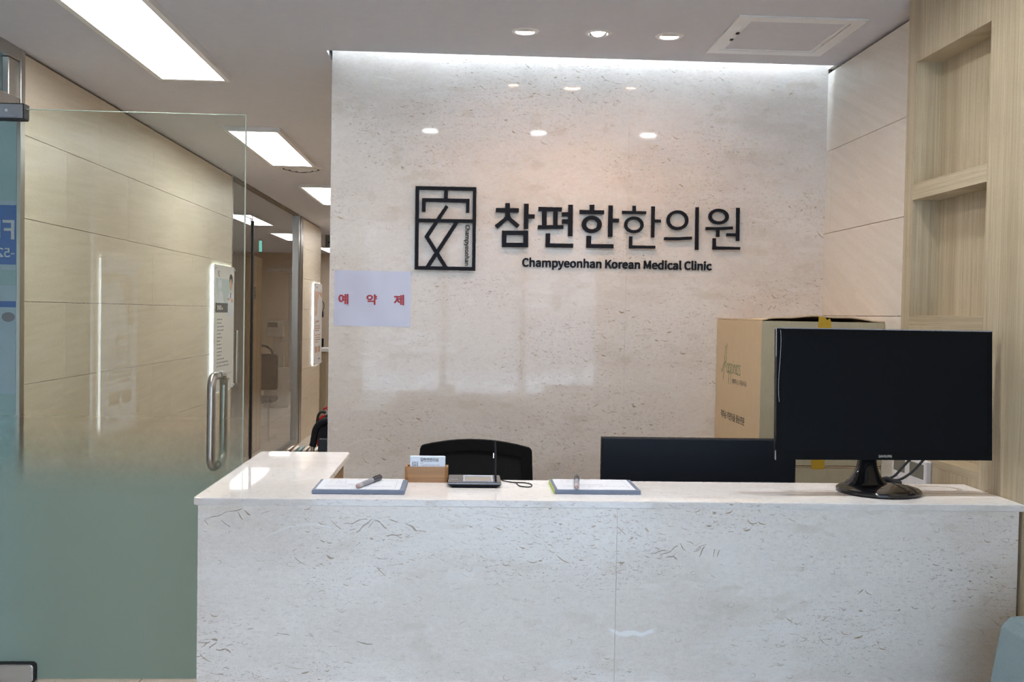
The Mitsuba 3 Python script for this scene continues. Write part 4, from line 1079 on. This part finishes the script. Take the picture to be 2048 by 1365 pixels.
def poster(key, y0, y1, z0, z1, label, kind):
    t = thing(key, label, 'poster', 'edge-lit posters on the left wall')
    X = XL
    put(t + '__light_box', bx(X + 0.001, X + 0.016, y0 + 0.012, y1 - 0.012, z0 + 0.012, z1 - 0.012), 'white_metal')
    e = POSTER_RADIANCE
    put(t + '__light_edge', cat_([bx(X + 0.004, X + 0.013, y0 + 0.004, y0 + 0.011, z0 + 0.02, z1 - 0.02), bx(X + 0.004, X + 0.013, y1 - 0.011, y1 - 0.004, z0 + 0.02, z1 - 0.02),
                                  bx(X + 0.004, X + 0.013, y0 + 0.02, y1 - 0.02, z1 - 0.011, z1 - 0.004), bx(X + 0.004, X + 0.013, y0 + 0.02, y1 - 0.02, z0 + 0.004, z0 + 0.011)]), 'emitting', emit=e)
    put(t + '__sheet', bx(X + 0.018, X + 0.022, y0, y1, z0, z1, 0.0006), 'print_white')
    for y in (y0 + 0.02, y1 - 0.02):
        for z in (z0 + 0.02, z1 - 0.02):
            put(t + '__standoff', cyl((X, y, z), (X + 0.034, y, z), 0.009, 14), 'silver', 40)
    W, H = y1 - y0, z1 - z0
    P = lambda shape, d=0.0006: move(ext(affinity.translate(affinity.scale(shape, W, H, origin=(0, 0)), y0, z0), d), TO_RIGHT, (X + 0.022, 0, 0))
    if kind == 0:
        put(t + '__photo', P(sbox(0.05, 0.665, 0.93, 0.895)), 'print_blue')
        put(t + '__logo', P(unary_union([sbox(.16, .925, .19, .955), sbox(.20, .925, .21, .955), sbox(.22, .94, .25, .955), sbox(.22, .925, .25, .932), sbox(.16, .91, .20, .92), sbox(.22, .905, .25, .92)])), 'soft_ink')
        coat = Polygon([(.60, .60), (.63, .72), (.70, .775), (.78, .80), (.86, .80), (.95, .775), (.985, .60)])
        put(t + '__coat', P(coat, 0.0008), 'coat')
        back = Polygon([(.10, .62), (.13, .74), (.20, .79), (.30, .80), (.40, .775), (.46, .70), (.44, .62)])
        put(t + '__back_figure', P(unary_union([back, affinity.translate(affinity.scale(Point(0, 0).buffer(1), .085, .04), .27, .845)]), 0.0008), 'coat')
        put(t + '__face', P(affinity.translate(affinity.scale(Point(0, 0).buffer(1), .072, .050), .82, .858), 0.001), 'skin')
        put(t + '__hands', P(unary_union([affinity.translate(affinity.scale(Point(0, 0).buffer(1), .06, .012), .70, .735), affinity.translate(affinity.scale(Point(0, 0).buffer(1), .055, .016), .88, .722)]), 0.0012), 'skin')
        put(t + '__hair', P(affinity.translate(affinity.scale(Point(0, 0).buffer(1), .082, .048), .825, .893).difference(affinity.translate(affinity.scale(Point(0, 0).buffer(1), .066, .045), .815, .857)), 0.0013), 'hair')
        put(t + '__tie', P(Polygon([(.80, .79), (.83, .79), (.81, .735), (.79, .745)]), 0.0012), 'ink')
        put(t + '__name_bar', P(sbox(.05, .625, .66, .70), 0.0014), 'print_grey')
        put(t + '__name', P(unary_union([sbox(.14, .645, .18, .682), sbox(.21, .645, .25, .682), sbox(.28, .645, .32, .682), sbox(.35, .650, .40, .665)]), 0.0018), 'print_white')
        rows, rl = [], [.24, .22, .34, .32, .19, .26, .17, .21, .25, .24, .22, .36, .56, .62]
        for q, ln in enumerate(rl):
            z = .565 - q * .0285
            rows += [sbox(.14 + a_, z, min(.14 + a_ + .07, .14 + ln), z + .010) for a_ in np.arange(0, ln, .085)]
        put(t + '__text_lines', P(unary_union(rows)), 'soft_ink')
        put(t + '__rule', P(sbox(.07, .128, .9, .131)), 'soft_ink')
        put(t + '__footer', P(unary_union([sbox(.50, .055, .60, .09), sbox(.62, .07, .78, .088), sbox(.62, .055, .74, .064)])), 'soft_ink')
    else:
        put(t + '__photo', P(sbox(.08, .60, .95, .90)), 'print_tan')
        put(t + '__photo_light', P(unary_union([Polygon([(.30, .60), (.95, .60), (.95, .82), (.60, .88), (.42, .78)])]), 0.001), 'print_white')
        put(t + '__logo', P(unary_union([sbox(.25, .935, .31, .965), sbox(.34, .94, .42, .96)])), 'soft_ink')
        rows = [sbox(.15, .52, .62, .545)]
        for q, ln in enumerate((.6, .66, .5, .0, .64, .6, .66, .4)):
            if ln: rows.append(sbox(.15, .47 - q * .028, .15 + ln, .483 - q * .028))
        put(t + '__text_lines', P(unary_union(rows)), 'print_tan')
        put(t + '__picture', P(sbox(.15, .15, .42, .225)), 'print_tan')
        put(t + '__picture', P(sbox(.50, .15, .80, .225)), 'print_tan')
        put(t + '__footer', P(sbox(.55, .06, .80, .075)), 'soft_ink')


poster('wall_poster', 6.915, 7.500, 0.832, 1.716, 'edge-lit poster with a doctor and dark name bar, seen through the open door', 0)
poster('wall_poster', 11.46, 12.085, 0.782, 1.724, 'edge-lit poster at the far end of the corridor, next to the stone wall edge', 1)
poster('wall_poster', 2.30, 2.80, 0.80, 1.66, 'edge-lit poster beside the entrance, mirrored in the open glass door', 1)

# ------------------------------------------------------------------ corridor things
FRONTS = [(5.90, 'nearest folding chair of the dark row in the corridor'), (6.22, 'second folding chair of the dark row in the corridor'), (6.50, 'rearmost folding chair of the dark row in the corridor')]
for cyy, lb in FRONTS:
    t = thing('folding_chair', lb, 'folding chair', 'dark folding chairs in the corridor')
    xl, xr, zt = -0.872, -0.452, 0.765
    pts = [(xl - 0.006, cyy, 0.612)] + [(xl, cyy, 0.635)] + [(xl + 0.09 - 0.085 * math.cos(a), cyy + 0.01, zt - 0.085 + 0.085 * math.sin(a)) for a in np.linspace(0.15, PI / 2, 7)] + \
          [(xr - 0.09 + 0.085 * math.sin(a), cyy + 0.01, zt - 0.085 + 0.085 * math.cos(a)) for a in np.linspace(0, PI / 2 - 0.15, 7)] + [(xr, cyy, 0.635), (xr + 0.006, cyy, 0.612)]
    put(t + '__back_rail', tube(pts, 0.020, 12), 'black_satin', 40)
    bp = Polygon([(xl + 0.04, 0.66), (xl + 0.05, 0.70), (xl + 0.09, 0.735), (xr - 0.09, 0.735), (xr - 0.05, 0.70), (xr - 0.04, 0.66)]).buffer(0.01)
    put(t + '__backrest', move(ext(bp, 0.02), WALL, (0, cyy + 0.012, 0)), 'black_satin')
    put(t + '__seat', bx(xl + 0.030, xr - 0.030, cyy - 0.03, cyy + 0.008, 0.24, 0.664, 0.008), 'navy')
    for x in (xl + 0.003, xr - 0.003):
        put(t + '__leg', tube([(x - (0.008 if x < -0.6 else -0.008), cyy, 0.615), (x - (0.018 if x < -0.6 else -0.018), cyy - 0.01, 0.0)], 0.011, 10), 'steel', 40)
        put(t + '__leg', tube([(x + 0.03 if x < -0.6 else x - 0.03, cyy + 0.03, 0.66), (x + 0.04 if x < -0.6 else x - 0.04, cyy + 0.06, 0.0)], 0.009, 10), 'steel', 40)

t = thing('magazine_bench', 'low bench for magazines on the corridor floor', 'bench')
put(t + '__top', bx(-1.16, -0.925, 6.30, 6.75, 0.425, 0.445, 0.002), 'brown_wood')
for x in (-1.14, -0.945):
    for y in (6.33, 6.72):
        put(t + '__leg', bx(x - 0.015, x + 0.015, y - 0.015, y + 0.015, 0, 0.425), 'brown_wood')
for q, (mt, lb) in enumerate((('book_brown', 'dark magazine, leftmost of the leaning row by the chairs'), ('book_white', 'white magazine second in the leaning row by the chairs'), ('book_blue', 'blue-grey magazine third in the leaning row by the chairs'), ('book_white', 'white magazine right of the blue-grey one'),
                              ('book_brown', 'brown magazine close to the chair legs'), ('book_white', 'rightmost white magazine behind the chair legs'))):
    t = thing('magazine', lb, 'magazine', 'magazines leaning in a row by the chairs')
    xs = -1.150 + q * 0.034
    sh = 0.45
    m = bx(0, 0.022, 0, 0.20, 0, 0.075, 0.001)
    v = np.array(m.vertices); v[:, 0] += v[:, 2] * sh
    put(t + '__cover', move(trimesh.Trimesh(v, m.faces, process=False), t=(xs, 6.40, 0.4455)), mt)
    m = bx(0.003, 0.019, -0.0005, 0.20, 0.003, 0.0755)
    v = np.array(m.vertices); v[:, 0] += v[:, 2] * sh
    put(t + '__pages', move(trimesh.Trimesh(v, m.faces, process=False), t=(xs, 6.40, 0.4455)), 'book_white' if mt != 'book_blue' else 'book_blue')

t = thing('fire_extinguisher', 'red fire extinguisher on a red stand behind the folding chairs', 'fire extinguisher')
ex, ey, ez = -1.115, 8.2, 0.15
put(t + '__cylinder', lathe([(0, 0.0), (0.065, 0.0), (0.07, 0.01), (0.07, 0.33), (0.058, 0.38), (0.026, 0.41), (0.0, 0.415)], (ex, ey, ez)), 'extinguisher_red', 30)
put(t + '__valve', cyl((ex, ey, ez + 0.41), (ex, ey, ez + 0.455), 0.018, 14), 'silver', 40)
put(t + '__lever', cat_([bx(ex - 0.02, ex + 0.09, ey - 0.012, ey + 0.012, ez + 0.445, ez + 0.460, 0.003), move(bx(-0.02, 0.10, -0.012, 0.012, 0.0, 0.012, 0.003), np.array([[math.cos(.45), 0, -math.sin(.45)], [0, 1, 0], [math.sin(.45), 0, math.cos(.45)]]), (ex, ey, ez + 0.462))]), 'extinguisher_red')
put(t + '__hose', tube(spline([(ex, ey - 0.02, ez + 0.43), (ex - 0.035, ey - 0.03, ez + 0.435), (ex - 0.065, ey - 0.03, ez + 0.36), (ex - 0.082, ey - 0.02, ez + 0.12)], 20), 0.010, 10), 'rubber', 40)
put(t + '__stand', cat_([bx(ex - 0.10, ex + 0.10, ey - 0.09, ey + 0.09, 0, ez, 0.01)]), 'extinguisher_red')

t = thing('far_counter', 'second counter with white top at the end of the corridor', 'counter')
put(t + '__top', bx(-1.93, -1.70, 12.60, 13.15, 0.895, 0.935, 0.004), 'white_paint')
put(t + '__body', bx(-1.90, -1.72, 12.64, 13.12, 0, 0.895), 'wood')
t = thing('far_screen', 'small dark screen standing on the far counter', 'monitor')
put(t + '__screen', move(bx(-0.07, 0.07, 0, 0.012, 0, 0.11, 0.002), rotx(-0.15), (-1.86, 12.85, 0.945)), 'black_satin')
put(t + '__stand', bx(-1.89, -1.83, 12.83, 12.90, 0.935, 0.947, 0.002), 'black_satin')
t = thing('wall_handset', 'dark handset with a curved cord at the end of the left wall', 'handset')
put(t + '__cord', tube(spline([(XL + 0.004, 12.10, 1.53), (XL + 0.03, 12.115, 1.51), (XL + 0.04, 12.12, 1.46), (XL + 0.025, 12.12, 1.40)], 20), 0.005, 8), 'rubber', 40)
put(t + '__receiver', bx(XL + 0.006, XL + 0.036, 12.09, 12.13, 1.33, 1.40, 0.006), 'rubber')
put(t + '__hook', bx(XL - 0.03, XL + 0.006, 12.1, 12.115, 1.52, 1.54, 0.002), 'rubber')
t = thing('emergency_light', 'small grey emergency light box high at the far end of the corridor', 'emergency light')
put(t + '__body', bx(-1.83, -1.70, 13.2, 13.26, 2.24, 2.40, 0.004), 'display_grey')
put(t + '__lamp', lathe([(0, 0.0), (0.022, 0.0), (0.022, 0.02), (0, 0.02)], (-1.765, 13.185, 2.29)), 'black_plastic', 30)

# treatment room behind the glass
t = thing('wardrobe', 'brown wooden cabinet behind the glass of the treatment room', 'cabinet')
put(t + '__body', bx(-3.1, -2.04, 9.62, 10.2, 0, 1.93, 0.003), 'brown_wood')
put(t + '__door', bx(-2.56, -2.05, 9.598, 9.619, 0.08, 1.91, 0.002), 'brown_wood')
put(t + '__door', bx(-3.09, -2.57, 9.598, 9.619, 0.08, 1.91, 0.002), 'brown_wood')
t = thing('treatment_machine', 'tall white treatment machine in the room behind the glass', 'machine')
mx, my = -2.70, 14.6
put(t + '__drum', lathe([(0, 0.0), (0.16, 0.0), (0.18, 0.03), (0.18, 0.55), (0.17, 0.58), (0, 0.58)], (mx, my, 0.0)), 'machine_white', 30)
put(t + '__column', bx(mx - 0.06, mx + 0.10, my + 0.02, my + 0.12, 0.58, 1.10, 0.01), 'machine_white')
put(t + '__console', bx(mx - 0.14, mx + 0.10, my - 0.08, my + 0.06, 1.02, 1.26, 0.012), 'machine_white')
put(t + '__console__display', bx(mx - 0.12, mx + 0.02, my - 0.083, my - 0.078, 1.16, 1.23), 'display_grey')
for q in range(4):
    put(t + '__console__button', cyl((mx - 0.11 + 0.05 * q, my - 0.084, 1.10), (mx - 0.11 + 0.05 * q, my - 0.078, 1.10), 0.012, 12), 'device_side')
put(t + '__arm', cat_([bx(mx + 0.16, mx + 0.24, my, my + 0.10, 0.35, 2.0, 0.01), bx(mx + 0.05, mx + 0.2, my, my + 0.08, 0.95, 1.0, 0.005)]), 'machine_white')
put(t + '__hood', bx(mx - 0.16, mx + 0.22, my - 0.02, my + 0.14, 1.95, 2.03, 0.02), 'machine_white')
t = thing('visitor_chair', 'black chair on metal legs inside the glass-walled room', 'chair')
vx, vy = -2.24, 11.0
put(t + '__backrest', bx(vx - 0.2, vx + 0.18, vy + 0.18, vy + 0.23, 0.52, 0.92, 0.02), 'black_satin')
put(t + '__seat', bx(vx - 0.21, vx + 0.19, vy - 0.22, vy + 0.2, 0.40, 0.46, 0.02), 'black_satin')
put(t + '__top_rail', tube(spline([(vx - 0.12, vy + 0.21, 0.90), (vx - 0.10, vy + 0.21, 0.985), (vx + 0.08, vy + 0.21, 0.985), (vx + 0.12, vy + 0.21, 0.90)], 16), 0.012, 10), 'black_satin', 40)
for sx in (-0.18, 0.16):
    put(t + '__leg', tube([(vx + sx, vy - 0.2, 0.41), (vx + sx, vy - 0.2, 0.012), (vx + sx, vy + 0.2, 0.012)], 0.012, 10), 'steel', 40)
t = thing('exit_sign', 'small teal lit exit sign behind the glass partition', 'exit sign')
put(t + '__box', bx(-2.445, -2.405, 12.0, 12.03, 2.09, 2.23, 0.004), 'white_metal')
put(t + '__face', quad((-2.443, 11.998, 2.095), (-2.408, 11.998, 2.095), (-2.408, 11.998, 2.225), (-2.443, 11.998, 2.225)), 'emitting', emit=(0.25, 1.1, 0.9))

# lobby posters; the blue one stands in for a sign reflected in the glass
t = thing('reflection_panel', 'blue panel standing in for a sign reflected in the entrance door glass', 'poster')
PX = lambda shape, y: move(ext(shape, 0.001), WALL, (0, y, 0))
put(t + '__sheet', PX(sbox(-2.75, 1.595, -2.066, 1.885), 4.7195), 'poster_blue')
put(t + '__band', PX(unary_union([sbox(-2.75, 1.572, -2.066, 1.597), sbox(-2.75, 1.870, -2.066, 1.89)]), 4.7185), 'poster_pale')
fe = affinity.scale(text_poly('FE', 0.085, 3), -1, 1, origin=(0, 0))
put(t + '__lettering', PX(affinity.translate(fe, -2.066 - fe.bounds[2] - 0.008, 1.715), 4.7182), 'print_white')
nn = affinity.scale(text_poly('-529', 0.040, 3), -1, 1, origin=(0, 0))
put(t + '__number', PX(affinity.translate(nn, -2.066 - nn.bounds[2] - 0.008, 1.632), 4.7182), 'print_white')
t = thing('pale_poster', 'pale poster below the blue panel beyond the entrance glass', 'poster')
put(t + '__sheet', PX(sbox(-2.75, 1.0, -2.06, 1.50), 4.7195), 'poster_pale')
put(t + '__heading', PX(sbox(-2.75, 1.400, -2.06, 1.428), 4.7185), 'poster_blue')
put(t + '__drawing', PX(affinity.translate(affinity.scale(Point(0, 0).buffer(1), .03, .022), -2.10, 1.355), 4.7185), 'soft_ink')
